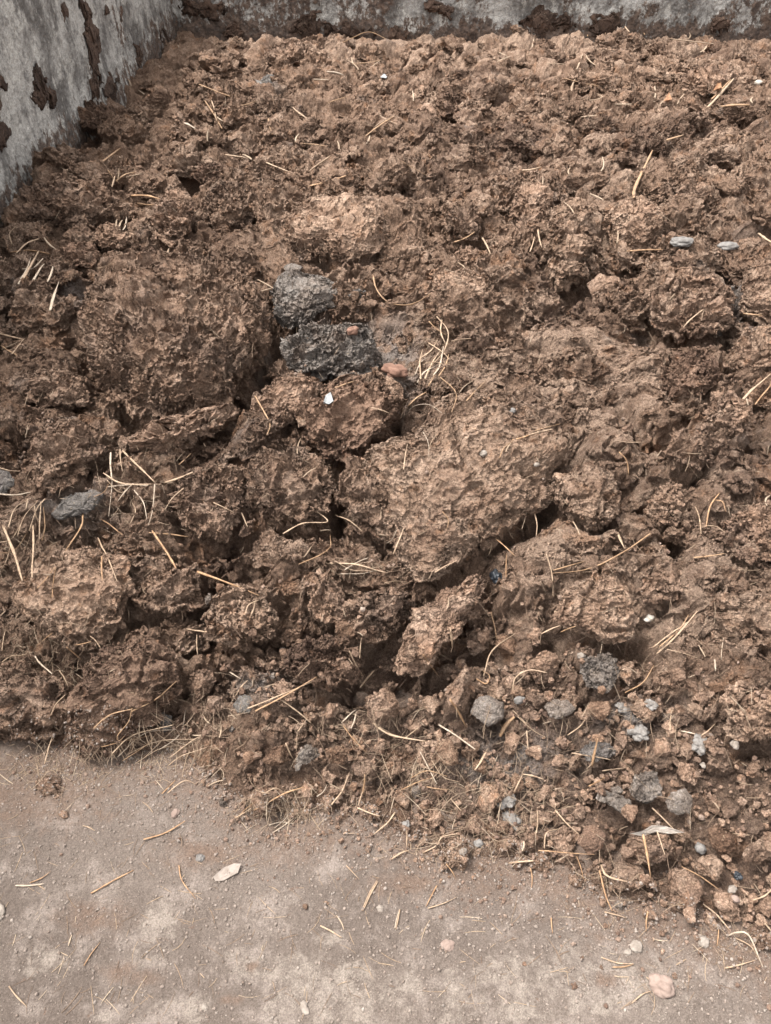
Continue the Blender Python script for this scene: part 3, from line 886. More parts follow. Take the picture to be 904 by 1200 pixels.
    ('n', 'S', .55, .3, 'the wet grey flake', 'smooth grey flake pressed into the left edge of the heap', [(-18, 560), (-4, 548), (14, 552), (22, 566), (8, 582), (-12, 580)]),
    ('b', 'K', .55, .3, 'the right edge pile', 'pile of fused crumbs near the charcoal bit on the spill', [(864, 1000), (876, 984), (898, 982), (906, 1000), (890, 1014), (870, 1012)]),
    ('b', 'L', .40, .3, 'the upper shelf', 'ragged shelf of dung beside the thick golden stalk', [(640, 214), (664, 196), (706, 200), (716, 214), (692, 230), (652, 230)]),
    ('b', 'K', .42, .3, 'the long hump', 'long crumbly hump behind the pale rounded boulder', [(760, 236), (782, 216), (830, 212), (850, 232), (822, 250), (780, 252)]),
    ('b', 'K', .40, .35, 'the heavy bank', 'heavy crumbly bank at the right edge, level with the curved pale straw', [(836, 620), (856, 594), (900, 586), (950, 610), (944, 660), (890, 670), (850, 654)]),
    ('l', 'C', .38, .35, 'the dry ledge', 'dry lumpy ledge overlooking the leaning straw bundle', [(820, 720), (840, 694), (890, 688), (950, 706), (946, 750), (880, 762), (832, 748)]),
    ('b', 'K', .48, .3, 'the crumbly saddle', 'crumbly saddle of dung above the white eggshell piece', [(742, 690), (756, 664), (784, 664), (800, 684), (790, 712), (760, 714)]),
    ('b', 'K', .45, .3, 'the knotted clod', 'knotted clod behind the white eggshell piece, right of the saddle', [(796, 692), (806, 668), (832, 664), (848, 682), (834, 704), (808, 708)]),
    ('k', 'L', .40, .3, 'the rough hollow side', 'rough dark slope descending into the wide shadowed gap', [(770, 446), (786, 420), (826, 412), (844, 436), (822, 470), (786, 474)]),
    ('b', 'K', .50, .3, 'the crumb heap by the cake', 'low crumb covered lump between the dark cake and a hollow', [(216, 812), (226, 786), (250, 780), (262, 796), (250, 816), (230, 822)]),
    ('k', 'L', .38, .4, 'the dark wall of crumbs', 'dark crumbly face below the upright finger', [(330, 782), (346, 752), (392, 748), (424, 764), (420, 800), (370, 806)]),
]


class Clod:
    pass


def sm_period(a, k):
    n = len(a)
    w = np.hanning(2 * k + 1); w /= w.sum()
    return np.convolve(np.concatenate([a[-k:], a, a[:k]]), w, 'same')[k:n + k]


def frame_of(n):
    ex = np.cross(np.array([0, 1.0, 0]), n)
    ex /= np.linalg.norm(ex)
    ey = np.cross(n, ex)
    return np.stack([ex, ey, n], 1)


def clod_from_outline(spec):
    c = Clod()
    c.mat, c.style, hf, tilt, c.nick, c.label, pts = spec
    pts = np.array(pts, float)
    base = hb_hit(pts[:, 0].mean(), pts[:, 1].mean())[0]
    n = hb_normal(base[0], base[1]) + np.array([0, -tilt, 0])
    n /= np.linalg.norm(n)
    W = on_plane(pts[:, 0], pts[:, 1], base, n)
    ctr = W.mean(0)
    Fm = frame_of(n)
    L = (W - ctr) @ Fm[:, :2]
    # dense outline -> radius by angle
    t = np.linspace(0, 1, 24, endpoint=False)
    D = np.concatenate([L[i] * (1 - t[:, None]) + L[(i + 1) % len(L)] * t[:, None] for i in range(len(L))])
    an, ra = np.arctan2(D[:, 1], D[:, 0]), np.hypot(D[:, 0], D[:, 1])
    o = np.argsort(an)
    th = np.linspace(-np.pi, np.pi, 180, endpoint=False)
    r = np.interp(th, an[o], ra[o], period=2 * np.pi)
    c.r = sm_period(r, 5)
    c.R = float(np.sqrt((c.r ** 2).mean()))
    c.H = hf * c.R * (0.95 if c.mat in 'gna' else 1.25)
    c.F, c.n = Fm, n
    c.c = ctr + n * c.H * (0.05 if c.R > 0.075 else (0.22 if c.mat in 'gna' else 0.40) if c.R < 0.055 else 0.22)
    c.pix = c.R / (project(ctr[None])[2][0]) * FPX
    return c


def loose_clod(x, y, z, R, hf, mat, style):
    c = Clod()
    c.mat, c.style, c.nick, c.label = mat, style, None, None
    n = hb_normal(x, y) + rng.normal(0, 0.16, 3)
    n /= np.linalg.norm(n)
    c.F, c.n = frame_of(n), n
    th = np.linspace(-np.pi, np.pi, 180, endpoint=False)
    a0, q = rng.uniform(0, np.pi), rng.uniform(0.62, 0.98)
    r = 1 / np.sqrt(np.cos(th - a0) ** 2 + (np.sin(th - a0) / q) ** 2)
    for k in (2, 3, 4, 5):
        r += rng.normal(0, 0.10 / k ** 0.5) * np.cos(k * th + rng.uniform(0, 6.3))
    c.r = np.clip(r, 0.45, 1.5) * R
    c.R, c.H = R, hf * R
    c.c = np.array([x, y, z]) + n * c.H * (0.62 if R < 0.045 else 0.15)
    c.pix = R / project(c.c[None])[2][0] * FPX
    return c


def shape_clods(cl):
    """base bodies, then all noise fields in one go, then the worn surface"""
    Ps, Ns, Qs, idx, par = [], [], [], [], []
    for i, c in enumerate(cl):
        lev = 8 if c.pix > 85 else 7 if c.pix > 34 else 6 if c.pix > 14 else 5 if c.pix > 7 else 4
        if c.mat == 'heap':
            lev = 6 if c.pix > 28 else 5
        d, c.tri = ico(lev)
        ct = np.sqrt(np.clip(1 - d[:, 2] ** 2, 0, 1))
        th = np.arctan2(d[:, 1], d[:, 0])
        rr = np.interp(th, np.linspace(-np.pi, np.pi, 180, endpoint=False), c.r, period=2 * np.pi)
        pw = 0.72 if c.style in 'CL' else 0.95
        rad = ct ** pw
        zz = np.where(d[:, 2] >= 0, c.H * np.abs(d[:, 2]) ** 0.95, -0.75 * c.H * np.abs(d[:, 2]))
        loc = np.stack([rr * rad * np.cos(th), rr * rad * np.sin(th), zz], 1)
        nl = np.stack([loc[:, 0] / rr ** 2, loc[:, 1] / rr ** 2, zz / c.H ** 2], 1)
        nl /= np.linalg.norm(nl, axis=1)[:, None] + 1e-9
        # broken faces: the body cut flat by a few planes
        if c.style != 'S':
            for _ in range(7 if c.R < 0.06 else 3):
                v = rng.normal(0, 1, 3) * np.array([1, 1, 0.9])
                v[2] = abs(v[2])
                v /= np.linalg.norm(v)
                e = loc @ v
                lim = e.max() * (rng.uniform(0.55, 0.85) if c.R < 0.06 else rng.uniform(0.84, 0.97))
                loc = loc - np.outer(np.maximum(e - lim, 0) * 0.92, v)
        P = c.c + loc @ c.F.T
        Ps.append(P); Ns.append(nl @ c.F.T)
        Qs.append(P + rng.uniform(-40, 40, 3))
        idx.append(np.full(len(P), i)); par.append(len(P))
    P, N, Q, I = np.concatenate(Ps), np.concatenate(Ns), np.concatenate(Qs), np.concatenate(idx)
    Q0 = P.copy()
    R = np.array([c.R for c in cl])[I]
    f = macro_fields(Q)
    g = fields(Q / R[:, None], {'lo': ('noise', 1.1, {'detail': 3.0}), 'v': ('voronoi', 1.9, {}), 'v2': ('voronoi', 3.4, {}), 'hi': ('noise', 3.2, {'detail': 5.0, 'rough': 0.68})})
    st = np.array([c.style for c in cl])[I]
    isL, isC, isK, isS = (st == 'L'), (st == 'C'), (st == 'K'), (st == 'S')
    amp = np.where(isK, 1.0, np.where(isL, 0.5, np.where(isC, 0.26, 0.25)))
    cap = lambda cell: np.clip(R / (1.1 * cell), 0, 1) ** 1.5        # no lumps bigger than the clod itself
    d = np.where(R < 0.05, 0.85, 0.38) * R * (g['lo'] - 0.5) * np.where(isS, 0.7, 1.0)
    d += 0.070 * R * amp * (lump(g['v']) - 0.5) + 0.030 * R * amp * (lump(g['v2']) - 0.5)
    d += np.where(R < 0.05, 0.40, 0.10) * R * (g['hi'] - 0.5) * np.where(isS, 0.4, 1.0)
    d += 0.034 * amp * (plump(f['p10']) * (0.75 + 0.5 * f['q10'][:, 0]) - 0.7) * cap(.09)
    d += 0.010 * (0.05 + 0.95 * amp) * (plump(f['p21']) * (0.75 + 0.5 * f['q21'][:, 0]) - 0.7) * cap(.045) * (0.35 + 0.95 * sstep(0.36, 0.60, f['mask2']))
    d += 0.018 * cap(.045) * (f['fb'] - 0.5) * np.where(isS, 0.6, 1.0)
    k = np.array([0.15, -0.45, 0.88])
    lam = lamination(Q, f, k, 0.058) - 0.5
    lam2 = lamination(Q[:, [1, 0, 2]], f, np.array([-0.3, 0.4, 0.85]), 0.030) - 0.5
    d += np.where(isL, 0.030, np.where(isC, 0.016, np.where(isK, 0.014, 0.0))) * lam * cap(.05) + np.where(isS, 0.0, 0.008) * lam2 * cap(.03) * sstep(0.62, 0.42, f['mask2'])
    ed = np.clip(1 - f['edge'] / 0.05, 0, 1) * sstep(0.40, 0.55, f['mask']) * cap(.08)
    d -= np.where(isC, 0.017, 0.012) * ed
    d = np.where(R < 0.05, 0.55, 1.0) * d
    d = np.clip(d, -0.45 * R, 0.6 * R)
    P = P + N * d[:, None]
    k = 0
    N2 = np.empty_like(P)
    for c, m in zip(cl, par):
        N2[k:k + m] = tri_normals(P[k:k + m], c.tri)
        k += m
    flip = (N2 * N).sum(1) < -0.5
    N2[flip] = N[flip]
    rough = np.where(isK, 1.0, np.where(isL, 0.5, np.where(isC, 0.32, 0.25)))
    far = sstep(1.5, 3.2, P[:, 1])
    mi = micro(Q + (P - Q0), lambda c: cap(c) * (1 + 0.5 * far * (c > 0.02)), rough)
    P = P + N2 * np.clip(mi, -0.3 * R, 0.3 * R)[:, None]
    k = 0
    for c, m in zip(cl, par):
        c.P = P[k:k + m]
        k += m


TR = [clod_from_outline(s) for s in CLODS]
PROUD = {'the ashy grey lump': -.1, 'the dark leaning cake': .6, 'the pale rounded clod': .35, 'the broad dry slab': .22, 'the big folded slab': .15, 'the tongue': .35, 'the tan domed slab': .08, 'the ragged bank': .30,
         'the right hand crust': .3, 'the sheer crust': .3, 'the cracked boulder': .3, 'the curved rim': .3, 'the round shaggy clod': .3, 'the crumbly cone': .3, 'the sunlit boulder': .25,
         'the swirled cake': .3, 'the whitish ledge': .3, 'the wide hummock': .2, 'the craggy knob': .25, 'the folded hump': .2}
for c in TR:
    if c.nick in PROUD:
        c.c = c.c + c.n * c.H * PROUD[c.nick]


def moat(P):
    """the open joints round the big clods"""
    dig = np.zeros(len(P))
    for c in TR:
        if c.R < 0.03:
            continue
        m = np.nonzero((np.abs(P[:, 0] - c.c[0]) < 2.2 * c.R) & (np.abs(P[:, 1] - c.c[1]) < 2.2 * c.R))[0]
        L = (P[m] - c.c) @ c.F[:, :2]
        r = np.interp(np.arctan2(L[:, 1], L[:, 0]), np.linspace(-np.pi, np.pi, 180, endpoint=False), c.r, period=2 * np.pi)
        q = np.hypot(L[:, 0], L[:, 1]) / r
        dig[m] = np.maximum(dig[m], np.clip(0.32 * c.R, 0.012, 0.060) * np.exp(-((q - 1.0) / 0.13) ** 2))
    return dig


HEAP_P, HEAP_F, HEAP_DRY, HEAP_ASH, HEAP_DUFF = build_heap()

# the height of everything laid so far, on a 5 mm raster of the plan
HX0, HY0, HS = -1.7, 0.15, 0.005
HNX, HNY = int(4.9 / HS), int(5.95 / HS)
HM = np.full((HNY, HNX), -1.0, np.float32)


def splat(P):
    i = ((P[:, 0] - HX0) / HS).astype(int)
    j = ((P[:, 1] - HY0) / HS).astype(int)
    m = (i >= 0) & (i < HNX) & (j >= 0) & (j < HNY)
    np.maximum.at(HM, (j[m], i[m]), P[m, 2].astype(np.float32))


def fill_holes():
    global HM
    for _ in range(4):
        bad = HM < -0.9
        if not bad.any():
            break
        m = HM.copy()
        for dy, dx in ((0, 1), (0, -1), (1, 0), (-1, 0)):
            s = np.roll(HM, (dy, dx), (0, 1))
            m = np.where(bad, np.maximum(m, s), m)
        HM = m


def height(x, y):
    i = np.clip(((np.asarray(x) - HX0) / HS).astype(int), 0, HNX - 1)
    j = np.clip(((np.asarray(y) - HY0) / HS).astype(int), 0, HNY - 1)
    return HM[j, i]


def surf_hit(px, py):
    """photo pixel -> point on the built surface"""
    px, py = np.atleast_1d(np.asarray(px, float)), np.atleast_1d(np.asarray(py, float))
    d = ray(px, py)
    ts = np.linspace(0.9, 8.0, 2400)
    out = []
    for k in range(len(px)):
        Q = np.array([0, 0, CAM_H]) + d[k] * ts[:, None]
        b = Q[:, 2] <= height(Q[:, 0], Q[:, 1])
        i = int(np.argmax(b)) if b.any() else len(ts) - 1
        out.append(Q[i])
    return np.array(out)


shape_clods(TR)


splat(GROUND_P); splat(HEAP_P)
fill_holes()


def fused_pats():
    """flattened clods grown together with the heap: part of its one mass"""
    out = []
    for zone, n in (((2.2, 5.75), 900), ((1.15, 2.3), 260), ((0.65, 1.3), 70)):
        got = 0
        while got < n:
            y = rng.uniform(*zone)
            x = rng.uniform(-1.5, 0.55 * (y * CP + 1.15 * SP) + 0.4)
            if toe_s(x, y) < (0.10 if x < -0.35 else 0.42) or x < wl(y) + 0.03 or (y < 2.6 and any((x - t.c[0]) ** 2 + (y - t.c[1]) ** 2 < (0.95 * t.R) ** 2 for t in TR)):
                continue
            lo_, hi_ = (0.040, 0.14) if zone[0] > 2 else (0.030, 0.085) if zone[0] > 1 else (0.018, 0.045)
            R = lo_ * (hi_ / lo_) ** (rng.uniform() ** 1.3)
            c = loose_clod(x, y, float(height(x, y)) - 0.1 * R, R, rng.uniform(.34, .60), 'heap', random.choice('KKLLLC'))
            n_ = hb_normal(x, y) + rng.normal(0, 0.30, 3) + np.array([0, -0.15, 0])
            c.n = n_ / np.linalg.norm(n_)
            c.F = frame_of(c.n)
            c.c = np.array([x, y, float(height(x, y))]) + c.n * c.H * (0.05 if y > 2.2 else -0.15)
            out.append(c)
            got += 1
    shape_clods(out)
    return out


PATS = fused_pats()
_V, _F4, _d, _a = [HEAP_P], [HEAP_F], [HEAP_DRY], [HEAP_ASH]
_n = len(HEAP_P)
_T = []
for c in PATS:
    _V.append(c.P)
    _T.append(c.tri + _n)
    _n += len(c.P)
    q = spots(c.P[:1, 0], c.P[:1, 1], DRY)[0] if False else rng.uniform(0, 0.5)
    _d.append(np.full(len(c.P), q)); _a.append(np.zeros(len(c.P)))
    splat(c.P)
_V = np.concatenate(_V)


def heap_mesh():
    me = bpy.data.meshes.new('manure_heap')
    q, t = HEAP_F, np.concatenate(_T)
    loops = np.concatenate([q.ravel(), t.ravel()]).astype(np.int32)
    st = np.concatenate([np.arange(len(q)) * 4, q.size + np.arange(len(t)) * 3]).astype(np.int32)
    me.vertices.add(len(_V)); me.vertices.foreach_set('co', np.ascontiguousarray(_V, np.float32).ravel())
    me.loops.add(len(loops)); me.loops.foreach_set('vertex_index', loops)
    me.polygons.add(len(st)); me.polygons.foreach_set('loop_start', st)
    me.polygons.foreach_set('use_smooth', np.ones(len(st), bool))
    me.update(calc_edges=True)
    for an, av in (('dry', _d), ('ash', _a), ('duff', [HEAP_DUFF, np.zeros(len(_V) - len(HEAP_P))])):
        me.attributes.new(an, 'FLOAT', 'POINT').data.foreach_set('value', np.concatenate(av).astype(np.float32))
    me.materials.append(M['heap'])
    return me


link('manure_heap', heap_mesh(), label='broad brown heap of crumbling cattle dung filling the walled pit', cat='manure heap', kind='stuff')
for c in TR:
    splat(c.P)

# ---- looser lumps strewn over the heap and its spill
def scatter_lumps():
    out = []
    taken = [(c.c[0], c.c[1], c.R * 0.75) for c in TR]

    def tries(n, xr, yr, rr, hf, mats, styles, cond, gap=0.85):
        got = 0
        for _ in range(n * 60):
            if got >= n:
                break
            x, y = rng.uniform(*xr), rng.uniform(*yr)
            if not cond(x, y):
                continue
            R = rr[0] * (rr[1] / rr[0]) ** (rng.uniform() ** 1.6)
            if any((x - a) ** 2 + (y - b) ** 2 < (gap * (R + r)) ** 2 for a, b, r in taken):
                continue
            z = float(height(x, y))
            px, py, zc = project(np.array([[x, y, z]]))
            if not (-30 < px[0] < 934 and py[0] < 1230) or x < wl(y) + R:
                continue
            taken.append((x, y, R))
            out.append(loose_clod(x, y, z, R, rng.uniform(*hf), random.choice(mats), random.choice(styles)))
            got += 1

    s = toe_s
    spill = lambda x, y: -0.03 < s(x, y) < 0.42 and x > -0.45
    tries(112, (-0.5, 1.1), (0.5, 1.5), (0.019, 0.044), (.62, .9), 'bblbbol', 'KKLCC', lambda x, y: 0.0 < s(x, y) < 0.45 and x > -0.25, 0.66)
    tries(80, (-0.5, 1.1), (0.5, 1.5), (0.010, 0.018), (.6, .9), 'bbbbkkog', 'KCCL', spill, 0.72)
    tries(12, (-1.0, 1.1), (0.4, 1.2), (0.005, 0.009), (.6, .9), 'bbkk', 'K', lambda x, y: -0.22 < s(x, y) < 0.0, 1.5)
    tries(18, (-1.5, 3.0), (2.3, 5.7), (0.05, 0.14), (.35, .6), 'bbbbklo', 'KKLLC', lambda x, y: True, 0.95)
    tries(8, (-1.5, 2.0), (1.0, 2.4), (0.018, 0.05), (.5, .8), 'bbbkl', 'KKS', lambda x, y: s(x, y) > 0.3)
    return out


LOOSE = scatter_lumps()
shape_clods(LOOSE)
for c in LOOSE:
    splat(c.P)

KIND = {'b': 'brown', 'k': 'dark brown', 'l': 'dry tan', 'g': 'ash grey', 'n': 'slate grey', 'o': 'rusty brown'}
def hollows():
    """how far each spot lies below its surroundings (8 cm window)"""
    k = 8
    A = np.pad(np.maximum(HM, -0.05), k, mode='edge').astype(np.float64)
    S = np.pad(A.cumsum(0).cumsum(1), ((1, 0), (1, 0)))
    n = 2 * k + 1
    B = (S[n:, n:] - S[:-n, n:] - S[n:, :-n] + S[:-n, :-n]) / n ** 2
    return B - HM


def low(x, y):
    i = np.clip(((np.asarray(x) - HX0) / HS).astype(int), 0, HNX - 1)
    j = np.clip(((np.asarray(y) - HY0) / HS).astype(int), 0, HNY - 1)
    return HOLLOW[j, i]


HOLLOW = hollows()


def spill_crumbs():
    """the crumbly infill between the lumps of the spill: hundreds of scraps, one mass"""
    out = []
    while len(out) < 1500:
        x, y = rng.uniform(-0.55, 1.1), rng.uniform(0.45, 1.5)
        s = toe_s(x, y)
        if rng.uniform() > sstep(-0.10, 0.02, s) * sstep(0.55, 0.35, s) * sstep(-0.5, -0.2, x):
            continue
        if low(x, y) < 0.001 and s > 0.02:
            continue
        R = 0.0042 * (2.9 ** (rng.uniform() ** 1.4)) * (0.7 if s < 0 else 1)
        out.append(loose_clod(x, y, float(height(x, y)), R, rng.uniform(.6, .95), 'b', random.choice('KKLC')))
    shape_clods(out)
    V, F, n = [], [], 0
    for c in out:
        V.append(c.P); F.append(c.tri + n); n += len(c.P)
        splat(c.P)
    link('loose_crumbs', make_mesh('loose_crumbs', np.concatenate(V), np.concatenate(F), M['b']), label='loose dung crumbs packed between the bigger lumps of the spill', cat='crumbs', kind='stuff')


spill_crumbs()
print('LOOSE', len(LOOSE))
used_labels = {}
ANCH = [(c.nick, c.c, c.pix) for c in TR]
for c in ANCH:
    pass
ANCH_PX = np.array([[*(v[0] for v in project(c.c[None])[:2]), c.pix] for c in TR])


def place_phrases(P, extra=0):
    """ways of saying where a point lies, nearest landmark first"""
    x, y, _ = [float(v[0]) for v in project(np.asarray(P)[None])]
    d = np.hypot(ANCH_PX[:, 0] - x, ANCH_PX[:, 1] - y)
    order = np.argsort(d - 0.6 * ANCH_PX[:, 2])
    out = []
    for k in order[:7]:
        dx, dy = x - ANCH_PX[k, 0], y - ANCH_PX[k, 1]
        nick = TR[k].nick
        if d[k] < 0.75 * ANCH_PX[k, 2]:
            rel = 'on'
            rel = 'on the upper part of' if dy < -0.35 * ANCH_PX[k, 2] else 'on the lower part of' if dy > 0.35 * ANCH_PX[k, 2] else 'on'
        elif abs(dx) > 1.3 * abs(dy):
            rel = 'right of' if dx > 0 else 'left of'
        else:
            rel = 'below' if dy > 0 else 'above'
        if d[k] > 3.2 * ANCH_PX[k, 2] + 40:
            rel = 'well ' + rel if not rel.startswith('on') else rel
        out.append(f'{rel} {nick}')
    return out


def unique_label(heads, P):
    for w in place_phrases(P):
        for h in heads:
            t = f'{h} {w}'
            if t not in used_labels and len(t.split()) <= 16:
                used_labels[t] = 1
                return t
    w = place_phrases(P)
    for a in w[:4]:
        for b in w[1:5]:
            t = f'{heads[-1]} {a}, {b}'
            if t not in used_labels and a != b and len(t.split()) <= 16:
                used_labels[t] = 1
                return t
    return f'{heads[0]} {w[0]}'


def put_clod(c, group):
    o = c.c
    me = make_mesh('dung_clod', c.P - o, c.tri, M[c.mat])
    if c.label:
        lab = c.label
    else:
        size = 'tiny' if c.R < 0.010 else 'small' if c.R < 0.021 else 'fist sized' if c.R < 0.05 else 'large'
        shp = 'rounded' if c.style == 'S' else 'layered' if c.style in 'LC' else 'crumbly'
        lab = unique_label([f'{size} {KIND[c.mat]} dung lump', f'{size} {shp} {KIND[c.mat]} dung lump'], o)
    link('dung_clod', me, o, label=lab, cat='dung clod', group=group)
    c.P = None


for c in TR:
    put_clod(c, 'big clods and lumps of the dung heap')
for c in LOOSE:
    put_clod(c, 'loose lumps strewn over the dung heap')

# ------------------------------------------------------------------ dung dried onto the walls (parts of the walls)
def wall_patch(wall, A, n, pts, thick, mat):
    """outline in photo pixels on the wall plane through A with inward normal n"""
    pts = np.array(pts, float)
    W = on_plane(pts[:, 0], pts[:, 1], A, n)
    ctr = W.mean(0)
    Fm = frame_of(n) if abs(n[1]) < 0.9 else np.stack([np.array([1.0, 0, 0]), np.array([0, 0, 1.0]), n], 1)
    L = (W - ctr) @ Fm[:, :2]
    t = np.linspace(0, 1, 24, endpoint=False)
    D = np.concatenate([L[i] * (1 - t[:, None]) + L[(i + 1) % len(L)] * t[:, None] for i in range(len(L))])
    an, ra = np.arctan2(D[:, 1], D[:, 0]), np.hypot(D[:, 0], D[:, 1])
    o = np.argsort(an)
    th = np.linspace(-np.pi, np.pi, 180, endpoint=False)
    r = sm_period(np.interp(th, an[o], ra[o], period=2 * np.pi), 3)
    d, tri = ico(6)
    ct = np.sqrt(np.clip(1 - d[:, 2] ** 2, 0, 1))
    tt = np.arctan2(d[:, 1], d[:, 0])
    rr = np.interp(tt, th, r, period=2 * np.pi)
    loc = np.stack([rr * ct * np.cos(tt), rr * ct * np.sin(tt), thick * d[:, 2]], 1)
    P = ctr + loc @ Fm.T
    f = fields(P + rng.uniform(-9, 9, 3), {'a': ('noise', 14.0, {'detail': 4.0}), 'v': ('voronoi', 30.0, {}), 'w': ('vector', 9.0, {'detail': 4.0, 'rough': 0.65})})
    P = P + n * (thick * (2.4 * (f['a'] - 0.5) + 0.9 * (lump(f['v']) - 0.5)) * ct)[:, None]
    Wd = (f['w'] - 0.5) * 0.30
    P = P + Wd - (Wd @ n)[:, None] * n
    me = make_mesh('dried_dung', P - ctr, tri, M[mat])
    o = link('dried_dung', me, parent=wall, loc=ctr)
    return o


AL, nL = np.array([wl(0) + 0.0, 0, 0.0]), np.array([1 / kn, -WALL_K / kn, 0.0])
for pts, th, mt in [
    ([(97, 8), (104, 6), (112, 40), (118, 66), (121, 100), (114, 122), (106, 118), (104, 80), (100, 40)], .016, 'w'),
    ([(38, 96), (46, 82), (52, 84), (62, 108), (62, 120), (54, 116), (44, 130), (38, 118)], .020, 'w'),
    ([(122, 95), (130, 82), (138, 90), (140, 112), (128, 122), (121, 112)], .016, 'w'),
    ([(70, 8), (73, 8), (75, 18), (72, 22)], .008, 'w'), ([(124, 12), (128, 12), (131, 24), (127, 26)], .008, 'w'), ([(139, 14), (142, 14), (145, 28), (141, 30)], .008, 'w'),
    ([(-14, 94), (-2, 96), (8, 112), (2, 128), (-14, 132)], .014, 'w'), ([(-10, 138), (4, 142), (10, 158), (0, 166), (-12, 164)], .012, 'w'),
    ([(158, 60), (166, 56), (170, 66), (162, 76)], .012, 'w'), ([(185, 40), (194, 28), (200, 40), (192, 58)], .014, 'w'),
]:
    wall_patch(WALL_L, AL, nL, pts, th, mt)
AB, nB = np.array([0, BACK_Y, 0.0]), np.array([0, -1.0, 0])
for pts, th, mt in [
    ([(258, 44), (264, 28), (284, 25), (296, 36), (290, 50), (270, 52)], .03, 'w'), ([(372, 36), (384, 26), (424, 25), (444, 36), (436, 44), (388, 44)], .03, 'w'),
    ([(825, 36), (834, 22), (848, 16), (860, 28), (858, 38), (838, 40)], .05, 'w'), ([(686, 44), (690, 20), (706, 12), (724, 24), (728, 40), (708, 48)], .03, 'w'),
    ([(497, 12), (506, 2), (524, 4), (528, 18), (510, 26)], .03, 'w'), ([(205, 8), (220, -4), (256, -2), (262, 12), (240, 22), (212, 20)], .03, 'w'),
    ([(340, 34), (346, 18), (368, 14), (376, 30), (360, 42)], .03, 'w'), ([(455, 46), (460, 36), (478, 34), (484, 46), (470, 54)], .03, 'w'), ([(610, 24), (624, 14), (660, 16), (676, 30), (640, 42), (616, 38)], .02, 'w'),
]:
    wall_patch(WALL_B, AB, nB, pts, th, mt)

# ------------------------------------------------------------------ tubes: straws, stalks, blades
def tube(pts, w, flat=0.5, nseg=5, twist=0.0, taper=(0.8, 0.55), side=None):
    """smooth tapered flattened tube along pts (n,3); returns verts, quads"""
    pts = np.asarray(pts, float)
    seg = np.linalg.norm(np.diff(pts, axis=0), axis=1)
    s = np.concatenate([[0], np.cumsum(seg)])
    n = int(np.clip(s[-1] / max(w * 1.6, 0.002), 5, 40))
    u = np.linspace(0, s[-1], n)
    # Catmull-Rom through the points
    C = np.empty((n, 3))
    if len(pts) > 2:
        ext = np.concatenate([[2 * pts[0] - pts[1]], pts, [2 * pts[-1] - pts[-2]]])
        for i, uu in enumerate(u):
            k = min(np.searchsorted(s, uu, 'right') - 1, len(pts) - 2)
            t = (uu - s[k]) / max(seg[k], 1e-9)
            a, b, c, d = ext[k:k + 4]
            C[i] = 0.5 * (2 * b + (c - a) * t + (2 * a - 5 * b + 4 * c - d) * t * t + (3 * b - a - 3 * c + d) * t ** 3)
    else:
        C = pts[0] + (pts[1] - pts[0]) * (u / s[-1])[:, None]
    # stalks are jointed: slight kinks along the way
    for kk in rng.uniform(0.15, 0.85, 2):
        C += np.outer(np.abs(np.linspace(0, 1, n) - kk), rng.normal(0, 0.016 * s[-1], 3) * np.array([1, 1, 0.4]))
    C += (pts.mean(0) - C.mean(0)) * 0.5
    T = np.gradient(C, axis=0)
    T /= np.linalg.norm(T, axis=1)[:, None] + 1e-12
    up = np.array([0, 0, 1.0]) if side is None else side
    S = np.cross(T, up)
    S /= np.linalg.norm(S, axis=1)[:, None] + 1e-9
    U = np.cross(S, T)
    an = np.linspace(0, 2 * np.pi, nseg, endpoint=False)
    tw = np.linspace(0, twist, n) + rng.uniform(-0.5, 0.5)
    k = np.linspace(0, 1, n)
    ww = w * 0.5 * np.interp(k, [0, 0.08, 0.6, 1], [taper[0], 1, 1, taper[1]]) * (1 + 0.16 * np.sin(k * rng.uniform(8, 30) + rng.uniform(0, 6))) * (1 + rng.normal(0, 0.06, n))
    V = []
    for i in range(n):
        a = an + tw[i]
        c, sn = np.cos(an) * ww[i], np.sin(an) * ww[i] * flat
        ct, st = math.cos(tw[i]), math.sin(tw[i])
        V.append(C[i] + np.outer(c * ct - sn * st, S[i]) + np.outer(c * st + sn * ct, U[i]))
    V = np.concatenate(V + [C[:1], C[-1:]])
    F = []
    for i in range(n - 1):
        for j in range(nseg):
            a, b = i * nseg + j, i * nseg + (j + 1) % nseg
            F.append((a, b, b + nseg, a + nseg))
    m = n * nseg
    for j in range(nseg):
        F.append((m, (j + 1) % nseg, j, j))
        F.append((m + 1, (n - 1) * nseg + j, (n - 1) * nseg + (j + 1) % nseg, (n - 1) * nseg + (j + 1) % nseg))
    return V, F


def tube_mesh(name, V, F, mat, o):
    me = bpy.data.meshes.new(name)
    q = [f[:3] if f[2] == f[3] else f for f in F]
    me.from_pydata([tuple(v) for v in (V - o)], [], [list(map(int, f)) for f in q])
    me.polygons.foreach_set('use_smooth', np.ones(len(q), bool))
    me.update()
    me.materials.append(mat)
    return me


def lay(P3, w, stiff=True):
    """lift a stalk just clear of what it lies on"""
    P3 = np.array(P3)
    n = 14
    s = np.linspace(0, 1, len(P3))
    D = np.stack([np.interp(np.linspace(0, 1, n), s, P3[:, i]) for i in range(3)], 1)
    need = height(D[:, 0], D[:, 1]) + 0.4 * w - D[:, 2]
    lift = np.clip(np.percentile(need, 82), 0, 0.026)
    P3[:, 2] += lift + 0.45 * w
    return P3


COLOR_WORD = {'p': 'pale', 'y': 'golden', 'w': 'bleached', 'n': 'brown'}


